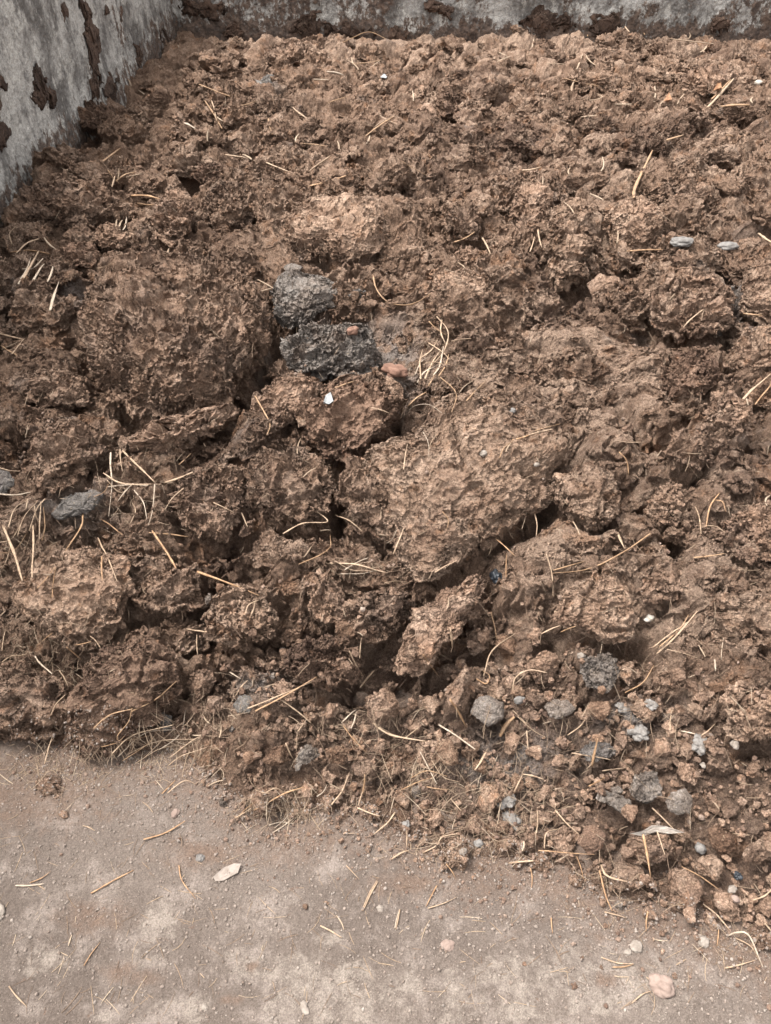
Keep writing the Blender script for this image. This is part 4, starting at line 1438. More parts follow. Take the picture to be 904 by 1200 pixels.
def add_straw(P3, w, colour, flat=0.5, name='straw', noun=None, tw=None):
    P3 = np.asarray(P3, float)
    L = float(np.linalg.norm(np.diff(P3, axis=0), axis=1).sum())
    V, F = tube(P3, w, flat, 5 if w > 0.003 else 4, rng.uniform(-1.5, 1.5) if tw is None else tw)
    o = P3.mean(0)
    bend = L / max(np.linalg.norm(P3[-1] - P3[0]), 1e-6)
    size = 'long' if L > 0.17 else 'short' if L < 0.06 else 'medium'
    shape = 'straight' if bend < 1.015 else 'bent' if bend < 1.22 else 'curled'
    noun = noun or ('blade' if w > 0.007 else 'stalk' if w > 0.0038 else 'wisp')
    noun = 'straw ' + noun
    c = COLOR_WORD[colour]
    lab = unique_label([f'{c} {shape} {noun}', f'{size} {c} {shape} {noun}', f'{size} thin {c} {shape} {noun}' if w < 0.0032 else f'{size} broad {c} {shape} {noun}'], o)
    link('straw', tube_mesh('straw', V, F, STRAW[colour], o), o, label=lab, cat='straw', group='straws and grass stalks on the heap')


# polyline in photo pixels, width in px, colour
STRAWS = [
    ([(61, 371), (66, 352), (71, 337)], 5, 'w'), ([(25, 338), (33, 322), (38, 308)], 3, 'w'), ([(31, 332), (40, 314), (48, 300)], 3, 'p'), ([(40, 336), (48, 320), (56, 312)], 3, 'w'),
    ([(14, 298), (36, 296), (60, 300)], 4, 'n'), ([(52, 282), (60, 290), (66, 296)], 2, 'p'), ([(22, 306), (34, 294), (50, 288)], 3, 'p'), ([(58, 336), (62, 326), (64, 318)], 3, 'w'), ([(28, 318), (40, 318), (52, 306)], 2.5, 'w'),
    ([(2, 407), (12, 414), (20, 419)], 2, 'y'), ([(0, 394), (14, 398), (30, 402)], 2.2, 'p'), ([(16, 420), (24, 410), (31, 402)], 2, 'p'), ([(0, 414), (10, 408), (18, 406)], 2, 'y'),
    ([(113, 316), (124, 313), (133, 308)], 2, 'p'), ([(199, 295), (201, 309)], 2.5, 'w'), ([(141, 273), (144, 261)], 2.5, 'w'), ([(146, 272), (149, 257)], 2.8, 'w'), ([(137, 270), (138, 262)], 1.8, 'p'),
    ([(128, 205), (134, 214), (142, 221)], 2, 'y'), ([(132, 220), (136, 206), (142, 198)], 2, 'p'), ([(136, 222), (148, 213), (160, 210)], 2, 'y'), ([(140, 218), (141, 204)], 2, 'p'), ([(150, 214), (168, 210)], 1.6, 'p'),
    ([(156, 233), (172, 234), (190, 237)], 4, 'n'), ([(160, 238), (176, 242), (186, 240)], 2.5, 'y'), ([(15, 290), (12, 278), (20, 268)], 2, 'p'), ([(0, 252), (5, 240), (9, 231)], 2, 'y'), ([(22, 217), (34, 211)], 2.6, 'p'),
    ([(436, 329), (441, 346), (456, 361), (481, 363), (504, 351)], 2.8, 'y'), ([(493, 449), (492, 430), (496, 414)], 2.4, 'p'), ([(512, 380), (526, 398), (522, 420), (506, 438)], 2.4, 'p'), ([(502, 386), (512, 396), (524, 403)], 2, 'y'),
    ([(529, 404), (540, 402), (552, 401)], 1.8, 'p'), ([(489, 449), (498, 436), (514, 428)], 2.2, 'w'), ([(498, 446), (506, 428), (516, 412)], 2.6, 'p'), ([(508, 444), (516, 432), (520, 410)], 2.2, 'w'), ([(492, 424), (506, 414), (514, 400)], 2, 'p'), ([(486, 440), (494, 424), (508, 418)], 1.8, 'w'), ([(514, 446), (522, 434), (526, 420)], 1.8, 'y'), ([(502, 404), (518, 414), (528, 424)], 1.8, 'p'), ([(498, 432), (510, 430), (526, 436)], 1.8, 'p'), ([(518, 378), (516, 392), (522, 406)], 2, 'p'),
    ([(363, 222), (384, 217), (406, 210)], 2.6, 'n'), ([(302, 328), (312, 333), (320, 338)], 1.8, 'p'), ([(320, 338), (312, 341), (303, 343)], 1.8, 'p'), ([(532, 293), (545, 288), (556, 281)], 2.2, 'y'), ([(564, 278), (570, 287), (574, 298)], 2.4, 'p'), ([(538, 308), (546, 320)], 2, 'n'),
    ([(741, 240), (743, 226), (749, 210), (762, 182)], 4.5, 'y'), ([(621, 297), (625, 286), (627, 277)], 2, 'p'), ([(630, 268), (632, 280), (635, 291)], 2.4, 'p'), ([(662, 240), (668, 248), (674, 256)], 1.8, 'p'), ([(772, 256), (780, 260), (788, 266)], 2, 'y'), ([(888, 275), (896, 281), (908, 288)], 3, 'p'),
    ([(724, 274), (723, 289)], 1.8, 'y'), ([(733, 301), (754, 300), (775, 299)], 2, 'n'), ([(798, 393), (808, 383), (821, 372)], 1.8, 'p'), ([(868, 376), (879, 377), (890, 378)], 2.2, 'y'), ([(784, 354), (790, 347)], 2.4, 'p'), ([(726, 439), (738, 430), (750, 421)], 1.8, 'p'),
    ([(868, 474), (884, 458), (906, 438)], 5, 'p'), ([(884, 478), (894, 464), (906, 449)], 2.5, 'n'), ([(874, 470), (876, 478)], 3, 'y'),
    ([(7, 618), (16, 646), (30, 684)], 5, 'p'), ([(40, 618), (42, 650), (41, 684)], 3.4, 'p'), ([(52, 596), (50, 620), (49, 646)], 2.6, 'p'), ([(56, 592), (46, 604), (37, 630)], 2.4, 'p'), ([(10, 620), (18, 598), (37, 586)], 2.6, 'p'), ([(0, 640), (16, 636), (28, 616)], 2, 'p'), ([(0, 651), (20, 646), (34, 626)], 2, 'y'), ([(0, 584), (20, 585), (38, 582)], 2.6, 'w'), ([(0, 549), (12, 552), (25, 553)], 2.4, 'p'), ([(24, 636), (32, 612), (48, 594)], 2.4, 'p'), ([(14, 640), (8, 660), (0, 672)], 2, 'p'), ([(54, 600), (56, 622), (52, 640)], 2, 'y'), ([(32, 600), (34, 588)], 2, 'w'), ([(70, 588), (73, 576)], 2, 'p'), ([(44, 602), (50, 624)], 2, 'p'),
    ([(133, 540), (134, 576), (128, 616)], 4.2, 'w'), ([(143, 534), (144, 548), (146, 560)], 2.4, 'p'), ([(146, 533), (164, 552), (182, 570)], 3.6, 'p'), ([(123, 561), (146, 573), (190, 574)], 3, 'p'), ([(128, 572), (158, 570), (200, 574)], 2.6, 'w'), ([(194, 569), (210, 564), (227, 557)], 4, 'p'), ([(158, 572), (148, 582), (139, 594)], 3.6, 'w'), ([(158, 576), (169, 590), (173, 610)], 2.2, 'w'), ([(184, 573), (181, 603), (176, 622)], 2.4, 'w'), ([(216, 575), (202, 588), (192, 604)], 3, 'p'), ([(212, 553), (226, 540)], 2.2, 'y'), ([(176, 626), (200, 628), (222, 631)], 2.6, 'y'), ([(180, 627), (198, 654), (213, 680)], 4, 'n'), ([(251, 591), (263, 597), (275, 603)], 3, 'p'), ([(285, 609), (292, 626)], 2, 'n'), ([(98, 604), (97, 622), (78, 650)], 3, 'y'), ([(116, 632), (126, 654), (137, 684)], 3, 'p'), ([(121, 655), (122, 684)], 2.6, 'n'), ([(119, 614), (132, 622), (146, 634)], 1.8, 'n'), ([(156, 590), (160, 600), (154, 614)], 1.8, 'p'), ([(126, 566), (140, 580), (150, 578)], 2, 'p'), ([(186, 616), (200, 620)], 2, 'p'), ([(112, 588), (124, 582), (130, 572)], 1.8, 'n'),
    ([(299, 468), (317, 498), (313, 514)], 2.8, 'y'), ([(478, 480), (488, 470), (500, 463)], 3, 'y'), ([(476, 490), (488, 481), (504, 481), (519, 491)], 2.2, 'w'), ([(517, 442), (536, 462), (532, 484)], 2.2, 'y'), ([(536, 462), (548, 454), (552, 448)], 1.8, 'y'), ([(546, 474), (558, 462), (570, 448)], 2.2, 'y'), ([(502, 456), (508, 446), (512, 436)], 3, 'y'), ([(436, 483), (448, 486), (458, 490)], 2.4, 'p'), ([(393, 456), (404, 452), (415, 448)], 2.4, 'y'), ([(349, 540), (353, 522)], 2, 'p'), ([(355, 560), (370, 549)], 2, 'p'), ([(473, 556), (475, 540), (478, 526)], 2.4, 'p'), ([(497, 510), (502, 522), (503, 540)], 1.8, 'w'), ([(585, 540), (590, 528), (600, 520)], 2.6, 'y'), ([(592, 534), (598, 524)], 2.2, 'y'), ([(600, 518), (625, 510)], 2.6, 'n'), ([(625, 509), (640, 505), (656, 501)], 3, 'y'), ([(620, 512), (636, 508), (648, 505)], 2.4, 'p'),
    ([(335, 635), (358, 623), (386, 621), (371, 607)], 2.6, 'p'), ([(393, 612), (410, 619), (425, 632)], 2.4, 'p'), ([(351, 671), (376, 660), (388, 650), (388, 636)], 2.2, 'y'), ([(356, 654), (365, 641)], 2, 'p'), ([(376, 631), (388, 630)], 2.6, 'w'), ([(454, 646), (466, 631)], 3, 'w'), ([(462, 656), (467, 642), (473, 626)], 3, 'p'), ([(388, 667), (420, 668), (455, 678)], 3, 'p'), ([(404, 670), (418, 662), (432, 656)], 2.4, 'w'), ([(392, 660), (412, 670), (436, 670)], 2.2, 'p'), ([(398, 674), (424, 674), (442, 670)], 2, 'w'), ([(509, 675), (522, 667), (535, 661)], 2.4, 'p'), ([(580, 638), (590, 646), (602, 658)], 2.2, 'n'), ([(572, 660), (576, 646)], 2.2, 'y'), ([(593, 678), (594, 650)], 2, 'n'), ([(519, 603), (526, 612), (524, 623)], 2.2, 'y'),
    ([(724, 538), (733, 548), (735, 565)], 3, 'n'), ([(625, 610), (628, 624), (627, 638)], 2.4, 'p'), ([(672, 612), (680, 628)], 2.2, 'p'), ([(723, 627), (727, 636), (732, 646)], 5.5, 'p'), ([(766, 627), (734, 647), (690, 668), (650, 674)], 2.6, 'y'), ([(812, 657), (830, 655), (848, 652)], 2.8, 'y'), ([(826, 620), (831, 596), (842, 580)], 3, 'n'), ([(836, 590), (846, 592), (850, 604)], 2.4, 'n'), ([(813, 597), (818, 612), (820, 630)], 2.4, 'p'), ([(820, 622), (836, 622), (848, 630)], 2.4, 'p'), ([(768, 540), (774, 532)], 2, 'y'), ([(640, 656), (646, 680), (648, 706)], 2.2, 'p'), ([(648, 672), (662, 668), (684, 662)], 2.4, 'y'), ([(632, 684), (640, 702)], 1.8, 'n'), ([(896, 596), (900, 584)], 3, 'n'), ([(720, 526), (748, 528)], 2, 'p'), ([(866, 668), (892, 668)], 1.6, 'p'),
    ([(234, 674), (264, 686), (306, 702)], 4.5, 'n'), ([(288, 722), (292, 712), (304, 706)], 2.4, 'p'), ([(294, 724), (298, 714), (300, 704)], 2.4, 'p'), ([(219, 738), (230, 741), (243, 743)], 2.6, 'p'), ([(231, 743), (231, 756), (232, 768)], 2, 'p'), ([(41, 771), (50, 782), (61, 793)], 3, 'w'), ([(46, 764), (54, 756), (64, 748)], 2.2, 'n'), ([(79, 761), (88, 768), (97, 776)], 2.4, 'n'), ([(70, 787), (76, 796), (81, 808)], 2, 'p'), ([(61, 842), (68, 828), (78, 818)], 2, 'p'), ([(113, 858), (131, 843), (158, 836)], 2.4, 'y'), ([(158, 836), (154, 852), (141, 868), (143, 874), (150, 868)], 2.2, 'y'), ([(158, 842), (186, 828), (211, 806)], 2.4, 'y'), ([(4, 776), (14, 770), (30, 768), (34, 762)], 2.4, 'p'), ([(104, 746), (112, 752), (120, 762)], 1.8, 'p'), ([(36, 740), (44, 732)], 2, 'n'), ([(62, 704), (66, 668)], 1.6, 'n'), ([(46, 694), (66, 670)], 2, 'n'), ([(4, 766), (8, 740)], 1.8, 'p'), ([(0, 725), (8, 718)], 2, 'p'), ([(90, 764), (110, 760)], 2, 'n'), ([(40, 730), (44, 734)], 2, 'p'),
    ([(134, 890), (160, 868), (206, 856)], 2.4, 'p'), ([(140, 894), (172, 866), (208, 862)], 2.4, 'w'), ([(150, 884), (186, 868), (232, 866)], 2.2, 'p'), ([(160, 896), (190, 878), (222, 874)], 2.2, 'p'), ([(146, 900), (176, 880), (190, 862)], 2, 'y'), ([(170, 890), (196, 866), (214, 850)], 2, 'p'), ([(190, 884), (214, 866), (220, 840)], 2, 'w'), ([(200, 890), (232, 868), (254, 866)], 2, 'p'), ([(122, 884), (150, 876), (178, 870)], 2, 'n'), ([(165, 902), (168, 880)], 2.2, 'w'), ([(196, 900), (214, 886), (244, 876)], 1.8, 'p'),
    ([(55, 900), (60, 880), (66, 862)], 2.2, 'p'), ([(75, 884), (83, 876), (92, 867)], 2, 'p'), ([(226, 863), (237, 863)], 2.6, 'w'), ([(258, 866), (260, 852)], 2.6, 'w'), ([(270, 792), (284, 800)], 2.6, 'w'), ([(276, 816), (284, 804), (290, 798)], 2.4, 'p'), ([(238, 840), (246, 850)], 2.6, 'w'), ([(180, 850), (190, 858)], 2.4, 'w'), ([(300, 836), (333, 819), (372, 796)], 4, 'y'), ([(292, 836), (326, 822), (366, 806)], 2.6, 'p'), ([(423, 814), (430, 804), (439, 794)], 3.4, 'p'), ([(410, 772), (418, 788), (425, 800)], 2.4, 'p'), ([(422, 780), (424, 756)], 2, 'p'), ([(496, 776), (504, 788), (513, 800)], 3, 'n'), ([(527, 746), (529, 767)], 4, 'p'), ([(451, 688), (464, 686), (482, 688)], 2.6, 'p'), ([(566, 798), (575, 770), (602, 750)], 2.6, 'p'), ([(558, 800), (570, 806), (574, 796), (566, 790)], 2.6, 'n'), ([(576, 772), (588, 760)], 2.2, 'p'), ([(527, 829), (536, 842), (547, 860)], 5.5, 'n'), ([(514, 851), (534, 863), (557, 880)], 3.2, 'w'),
    ([(585, 868), (592, 854), (602, 845)], 7.5, 'y'), ([(437, 856), (458, 870), (500, 878)], 4.2, 'p'), ([(403, 853), (414, 868), (429, 883)], 2.2, 'n'), ([(335, 872), (344, 891)], 3, 'p'), ([(326, 825), (348, 840), (366, 856)], 2.4, 'p'), ([(406, 836), (422, 842)], 2.2, 'p'), ([(400, 850), (412, 838), (418, 834)], 3, 'w'), ([(472, 870), (490, 856)], 2.2, 'p'), ([(575, 720), (580, 740), (581, 752)], 2.4, 'y'), ([(524, 716), (526, 702)], 2.2, 'y'), ([(562, 896), (572, 878)], 2, 'p'), ([(412, 858), (418, 838)], 3, 'w'), ([(350, 862), (362, 846)], 2.2, 'p'), ([(310, 808), (324, 804)], 2, 'w'),
    ([(600, 820), (602, 798), (618, 788), (640, 791)], 3, 'p'), ([(731, 818), (752, 806), (765, 786)], 2.4, 'y'), ([(768, 774), (786, 758), (815, 724)], 3.4, 'p'), ([(762, 768), (782, 752), (806, 736)], 2.8, 'p'), ([(770, 768), (792, 748), (804, 730)], 2.4, 'y'), ([(780, 766), (798, 770), (816, 776)], 2.2, 'p'), ([(632, 752), (644, 746), (655, 742)], 2.6, 'p'), ([(655, 750), (664, 746), (673, 743)], 3.4, 'y'), ([(691, 906), (694, 890), (698, 874)], 5, 'y'), ([(785, 858), (787, 833)], 2.6, 'p'), ([(798, 857), (808, 859), (820, 862)], 3, 'w'), ([(820, 866), (836, 853)], 2.6, 'p'), ([(667, 890), (690, 894), (712, 898)], 2.4, 'p'), ([(736, 786), (746, 793)], 2, 'w'), ([(600, 834), (612, 846), (616, 850)], 2.6, 'p'), ([(836, 776), (837, 790)], 3, 'w'), ([(606, 842), (622, 856), (640, 866)], 2.2, 'p'), ([(616, 862), (618, 890)], 2.2, 'p'), ([(818, 758), (826, 772)], 2.4, 'n'), ([(866, 828), (874, 836)], 2, 'w'), ([(664, 866), (678, 856), (684, 848)], 2.4, 'p'),
    ([(443, 1034), (434, 1050), (426, 1068)], 3, 'p'), ([(463, 955), (454, 968), (438, 981)], 3.4, 'p'), ([(419, 950), (432, 956), (446, 960)], 2.8, 'p'), ([(459, 1008), (470, 1001), (479, 998)], 3, 'p'), ([(477, 974), (477, 994)], 2.4, 'p'), ([(496, 1000), (512, 992), (518, 982), (536, 978)], 2.8, 'p'), ([(406, 1016), (414, 1024), (421, 1032)], 3, 'p'), ([(376, 1086), (388, 1092), (401, 1100)], 3, 'p'), ([(469, 1067), (464, 1091)], 2.8, 'p'), ([(512, 1039), (506, 1050), (499, 1063)], 2.6, 'n'), ([(502, 1066), (520, 1060), (536, 1052)], 2.4, 'p'), ([(523, 1014), (534, 1032)], 2.2, 'n'), ([(395, 1073), (404, 1090)], 2, 'n'), ([(299, 957), (333, 938), (357, 930)], 3, 'n'), ([(389, 948), (402, 932), (410, 910)], 3, 'p'), ([(425, 933), (428, 910)], 3.4, 'y'), ([(320, 977), (332, 970), (344, 960)], 2.4, 'w'), ([(322, 972), (334, 962), (340, 954)], 2.2, 'w'), ([(316, 968), (330, 964), (346, 966)], 2.2, 'w'), ([(492, 883), (502, 902), (512, 922)], 2.6, 'w'), ([(508, 887), (526, 912), (540, 918)], 2.2, 'p'), ([(556, 908), (563, 898), (569, 887)], 3, 'p'), ([(500, 928), (512, 930), (526, 932)], 2.6, 'y'), ([(470, 930), (490, 920), (510, 914)], 2.2, 'n'), ([(366, 938), (366, 924)], 2, 'p'), ([(308, 932), (324, 924), (336, 932)], 2.4, 'p'), ([(318, 932), (300, 928)], 2.2, 'p'), ([(504, 898), (518, 918), (536, 924)], 2, 'p'), ([(482, 918), (500, 910), (524, 916)], 2, 'y'), ([(528, 938), (540, 952)], 2.2, 'p'), ([(372, 936), (380, 930), (384, 922)], 2.4, 'w'), ([(420, 946), (424, 932), (428, 924)], 2, 'p'),
    ([(765, 948), (780, 962), (798, 981)], 2.6, 'p'), ([(752, 982), (757, 1006), (761, 1033)], 5, 'n'), ([(768, 978), (773, 992), (777, 1005)], 3, 'p'), ([(703, 1017), (710, 1030), (733, 1037)], 5, 'p'), ([(701, 1022), (708, 1050), (716, 1070)], 3, 'n'), ([(708, 1070), (720, 1073), (734, 1077)], 3, 'p'), ([(759, 1068), (757, 1092)], 2.8, 'n'), ([(824, 1060), (840, 1072), (855, 1090)], 3.4, 'p'), ([(797, 1018), (820, 1030), (843, 1046)], 2, 'n'), ([(630, 1001), (660, 1003), (696, 1004)], 2.6, 'n'), ([(596, 1014), (610, 1012), (625, 1011)], 3.6, 'p'), ([(650, 950), (664, 966), (678, 978)], 3, 'p'), ([(637, 996), (640, 976), (658, 970)], 2.6, 'p'), ([(612, 910), (624, 912), (636, 916)], 2.6, 'p'), ([(602, 932), (608, 920), (612, 912)], 3, 'p'), ([(704, 906), (720, 904), (736, 902)], 2.8, 'p'), ([(686, 928), (700, 922), (706, 918)], 2.4, 'n'), ([(628, 978), (630, 950)], 2.4, 'p'), ([(612, 1000), (614, 988)], 3, 'p'), ([(836, 942), (842, 950)], 3, 'p'), ([(676, 1004), (684, 1030)], 2.2, 'n'), ([(622, 1018), (623, 1042)], 2.4, 'n'), ([(646, 1074), (648, 1094)], 2.2, 'n'),
    ([(852, 1101), (862, 1097), (878, 1101), (896, 1142)], 3.2, 'w'), ([(849, 1136), (866, 1132), (885, 1127)], 3, 'p'), ([(862, 1100), (880, 1110), (890, 1128)], 2.6, 'p'), ([(704, 1123), (724, 1130), (742, 1131)], 2.6, 'p'), ([(718, 1134), (730, 1134), (742, 1131)], 2.6, 'y'), ([(720, 1145), (736, 1146)], 2, 'p'), ([(740, 1176), (752, 1166), (763, 1162)], 2.8, 'p'), ([(757, 1146), (764, 1150)], 2.4, 'y'), ([(792, 1132), (804, 1125)], 2.4, 'p'), ([(463, 1088), (468, 1066)], 2.2, 'w'), ([(842, 1090), (840, 1110)], 2.4, 'n'), ([(766, 1102), (782, 1104)], 1.8, 'n'), ([(880, 1058), (904, 1044)], 3, 'p'), ([(896, 1082), (904, 1092)], 3, 'p'),
    ([(107, 1048), (132, 1034), (157, 1022)], 3, 'n'), ([(19, 1039), (36, 1039), (52, 1037)], 3, 'w'), ([(36, 1036), (50, 1030), (60, 1023)], 2.4, 'n'), ([(44, 1038), (54, 1044)], 2, 'n'), ([(169, 986), (194, 978), (218, 964)], 3, 'n'), ([(210, 1016), (214, 1034), (229, 1055)], 2.8, 'n'), ([(12, 1157), (20, 1168), (33, 1181)], 2.6, 'p'), ([(424, 1068), (432, 1050), (442, 1032)], 2.2, 'p'), ([(99, 1133), (108, 1118), (118, 1105)], 2.2, 'n'), ([(81, 1109), (85, 1096)], 2.2, 'n'), ([(278, 960), (300, 940)], 2, 'n'), ([(196, 930), (216, 916), (230, 920)], 2.4, 'p'), ([(190, 932), (206, 916)], 2, 'n'), ([(244, 921), (262, 914)], 2, 'p'), ([(276, 960), (296, 948)], 2.4, 'p'), ([(0, 908), (16, 920)], 1.8, 'n'), ([(168, 940), (180, 952)], 1.8, 'n'), ([(98, 968), (112, 974)], 1.8, 'n'),
    ([(234, 106), (262, 117), (286, 125)], 2.6, 'y'), ([(284, 126), (292, 124), (301, 121)], 2.4, 'y'), ([(242, 117), (250, 134), (261, 150)], 2.2, 'y'), ([(248, 117), (252, 130), (254, 141)], 1.8, 'p'), ([(163, 105), (170, 119)], 1.8, 'p'), ([(151, 96), (155, 105)], 1.8, 'p'), ([(119, 190), (131, 182), (143, 174)], 2.2, 'y'), ([(216, 148), (222, 150), (230, 155)], 3, 'w'), ([(265, 186), (278, 188), (290, 190)], 2, 'p'), ([(244, 172), (245, 158)], 2, 'p'), ([(286, 182), (296, 188)], 3, 'p'), ([(252, 140), (262, 148)], 2, 'p'), ([(209, 56), (212, 64)], 2, 'p'),
    ([(396, 55), (414, 46), (433, 40), (457, 51)], 2, 'y'), ([(385, 128), (396, 124), (409, 120)], 2, 'y'), ([(315, 141), (316, 150), (319, 160)], 2.2, 'y'), ([(343, 127), (350, 133), (359, 140)], 2, 'p'), ([(363, 205), (374, 197), (387, 188)], 3.4, 'p'), ([(428, 165), (442, 154), (463, 141)], 2.4, 'y'), ([(434, 160), (448, 150), (462, 144)], 1.8, 'p'), ([(446, 140), (452, 146), (466, 150)], 1.6, 'y'), ([(300, 185), (318, 194), (338, 202)], 2, 'p'), ([(484, 113), (485, 125)], 1.6, 'p'), ([(472, 196), (486, 204), (500, 212)], 1.6, 'y'), ([(354, 172), (368, 173), (381, 175)], 1.6, 'y'), ([(410, 73), (416, 80), (423, 88)], 1.8, 'y'), ([(414, 81), (430, 80), (446, 77)], 1.6, 'y'), ([(432, 82), (440, 76), (446, 71)], 1.6, 'p'), ([(368, 98), (376, 92), (386, 99)], 1.8, 'p'), ([(384, 87), (394, 88), (403, 91)], 2.2, 'w'), ([(582, 73), (592, 69), (600, 66)], 2, 'p'), ([(412, 70), (414, 78)], 1.6, 'y'), ([(584, 62), (594, 66)], 1.4, 'n'), ([(398, 176), (396, 166)], 1.8, 'p'), ([(346, 168), (350, 158)], 2, 'y'), ([(430, 176), (434, 166)], 1.6, 'p'),
    ([(681, 46), (688, 24), (695, 4)], 1.8, 'y'), ([(620, 66), (625, 47)], 1.8, 'y'), ([(669, 111), (671, 102), (674, 92)], 2, 'y'), ([(676, 82), (680, 72), (683, 64)], 1.8, 'y'), ([(660, 99), (680, 104), (700, 108)], 1.8, 'y'), ([(684, 70), (692, 78), (697, 84)], 1.8, 'p'), ([(829, 128), (843, 114), (860, 94)], 3.4, 'p'), ([(832, 124), (846, 110), (856, 100)], 2.4, 'y'), ([(843, 133), (860, 131), (876, 131)], 3, 'y'), ([(781, 167), (790, 164), (801, 161)], 3, 'y'), ([(793, 125), (797, 118), (801, 113)], 1.8, 'n'), ([(767, 123), (766, 112), (768, 104)], 1.6, 'p'), ([(772, 124), (780, 117), (786, 114)], 2, 'y'), ([(852, 160), (860, 161), (869, 161)], 2.6, 'y'), ([(610, 204), (622, 203), (634, 200)], 2.4, 'p'), ([(635, 225), (637, 211)], 1.8, 'p'), ([(728, 28), (734, 34), (742, 41)], 2.6, 'p'), ([(750, 44), (751, 30), (753, 17)], 1.6, 'y'), ([(744, 41), (756, 42), (768, 42)], 2, 'p'), ([(788, 42), (795, 46), (802, 50)], 2.2, 'y'), ([(805, 50), (807, 46), (809, 42)], 1.8, 'p'), ([(829, 41), (858, 44), (888, 45)], 2.2, 'y'), ([(846, 35), (858, 39), (870, 44)], 2.4, 'p'), ([(855, 44), (866, 37)], 2.6, 'p'), ([(681, 140), (690, 139), (700, 138)], 2, 'y'), ([(706, 205), (707, 188)], 1.6, 'y'), ([(640, 76), (652, 77), (662, 77)], 1.4, 'y'), ([(688, 120), (698, 115), (706, 110)], 1.6, 'y'), ([(720, 127), (740, 127)], 1.6, 'y'), ([(690, 228), (700, 232), (708, 236)], 2, 'p'), ([(666, 208), (667, 200)], 1.8, 'n'), ([(820, 64), (828, 56)], 2.4, 'y'), ([(880, 117), (880, 124)], 2, 'y'),
]
GND_MARK = None
STRAWS_MAX = 300
weights = sorted(range(len(STRAWS)), key=lambda i: -STRAWS[i][1] * sum(math.dist(a, b) for a, b in zip(STRAWS[i][0][:-1], STRAWS[i][0][1:])))
keep = set(weights[:STRAWS_MAX])
rest_straws = []
for i, (pts, wpx, colr) in enumerate(STRAWS):
    p = np.array(pts, float)
    H = surf_hit(p[:, 0], p[:, 1])
    zc = project(H)[2]
    # a stalk keeps about the same distance from eye along its length unless the ground it lies on slopes
    zr = np.polyval(np.polyfit(np.arange(len(zc)), zc, 1), np.arange(len(zc))) if len(zc) > 2 else zc
    zr = np.minimum(zr, zc + 0.02)
    H = np.array([0, 0, CAM_H]) + (H - np.array([0, 0, CAM_H])) * (zr / zc)[:, None]
    w = (0.68 if zr.mean() < 2.2 else 0.92) * wpx * float(zr.mean()) / FPX
    H = lay(H, w)
    if len(H) == 2:
        mid = H.mean(0) + rng.normal(0, 0.03, 3) * np.linalg.norm(H[1] - H[0])
        H = np.array([H[0], mid, H[1]])
    if i in keep:
        add_straw(H, w, colr, 0.28 if wpx >= 4.4 else 0.5)
    else:
        rest_straws.append((H, w, colr))

# ------------------------------------------------------------------ litter too small and too many to count
def merge(name, items, mat, label, cat, tone=None):
    V, F, n = [], [], 0
    for v, f in items:
        V.append(v); F.append(np.asarray(f) + n); n += len(v)
    V, F = np.concatenate(V), np.concatenate(F)
    attrs = {'tone': np.concatenate([np.full(len(v), t) for (v, _f), t in zip(items, tone)])} if tone is not None else None
    me = make_mesh(name, V, F, mat, smooth=False, attrs=attrs)
    return link(name, me, label=label, cat=cat, kind='stuff')


def toned(name, ramp, rough=0.9):
    t = NT(name, rough)
    x = t.attr('tone')
    n = t.nt.nodes.new('ShaderNodeValToRGB')
    n.color_ramp.elements[0].color = (*ramp[0], 1)
    n.color_ramp.elements[1].color = (*ramp[-1], 1)
    for k, c in enumerate(ramp[1:-1], 1):
        e = n.color_ramp.elements.new(k / (len(ramp) - 1)); e.color = (*c, 1)
    t.nt.links.new(x, n.inputs[0])
    g = t.noise(260, 3, 0.6)
    t.color(t.mix(1.0, n.outputs[0], t.mix(t.rng(g, 0.3, 0.7), (0.75, 0.75, 0.75), (1.2, 1.2, 1.2)), 'MULTIPLY'))
    t.bump((t.noise(400, 3, 0.7), 0.5, 0.003))
    return t.m


def strip(c, ang, tilt, L, w, curve):
    """short bent fibre of four-sided section; all faces quads"""
    n = 4
    k = np.linspace(-0.5, 0.5, n)
    dirv = np.array([math.cos(ang) * math.cos(tilt), math.sin(ang) * math.cos(tilt), math.sin(tilt)])
    sd = np.array([-math.sin(ang), math.cos(ang), 0])
    C = c + np.outer(k * L, dirv) + np.outer((k * k - 0.12) * L * curve, sd)
    up = np.cross(dirv, sd)
    hw = w / 2 * np.array([0.7, 1, 1, 0.5])[:, None]
    V = np.stack([C + sd * hw, C + up * hw * 0.5, C - sd * hw, C - up * hw * 0.5], 1).reshape(-1, 3)
    F = [(i * 4 + j, i * 4 + (j + 1) % 4, i * 4 + 4 + (j + 1) % 4, i * 4 + 4 + j) for i in range(n - 1) for j in range(4)]
    F += [(3, 2, 1, 0), (12, 13, 14, 15)]
    return V, F


LITTER_ZONES = [(190, 880, 70, 22, 7), (330, 950, 50, 24, 6), (500, 920, 70, 40, 9), (440, 860, 80, 30, 5), (30, 640, 40, 50, 5), (160, 580, 50, 40, 4), (60, 770, 60, 26, 5), (510, 420, 30, 34, 3), (640, 900, 70, 60, 4), (260, 840, 60, 30, 4),
                (420, 668, 40, 12, 2), (600, 960, 60, 40, 5), (720, 1040, 50, 30, 2), (120, 900, 110, 26, 4), (730, 850, 120, 50, 3), (60, 900, 60, 22, 3), (45, 310, 26, 30, 2), (540, 990, 70, 20, 3), (850, 1110, 30, 20, 1)]
items, tone = [], []


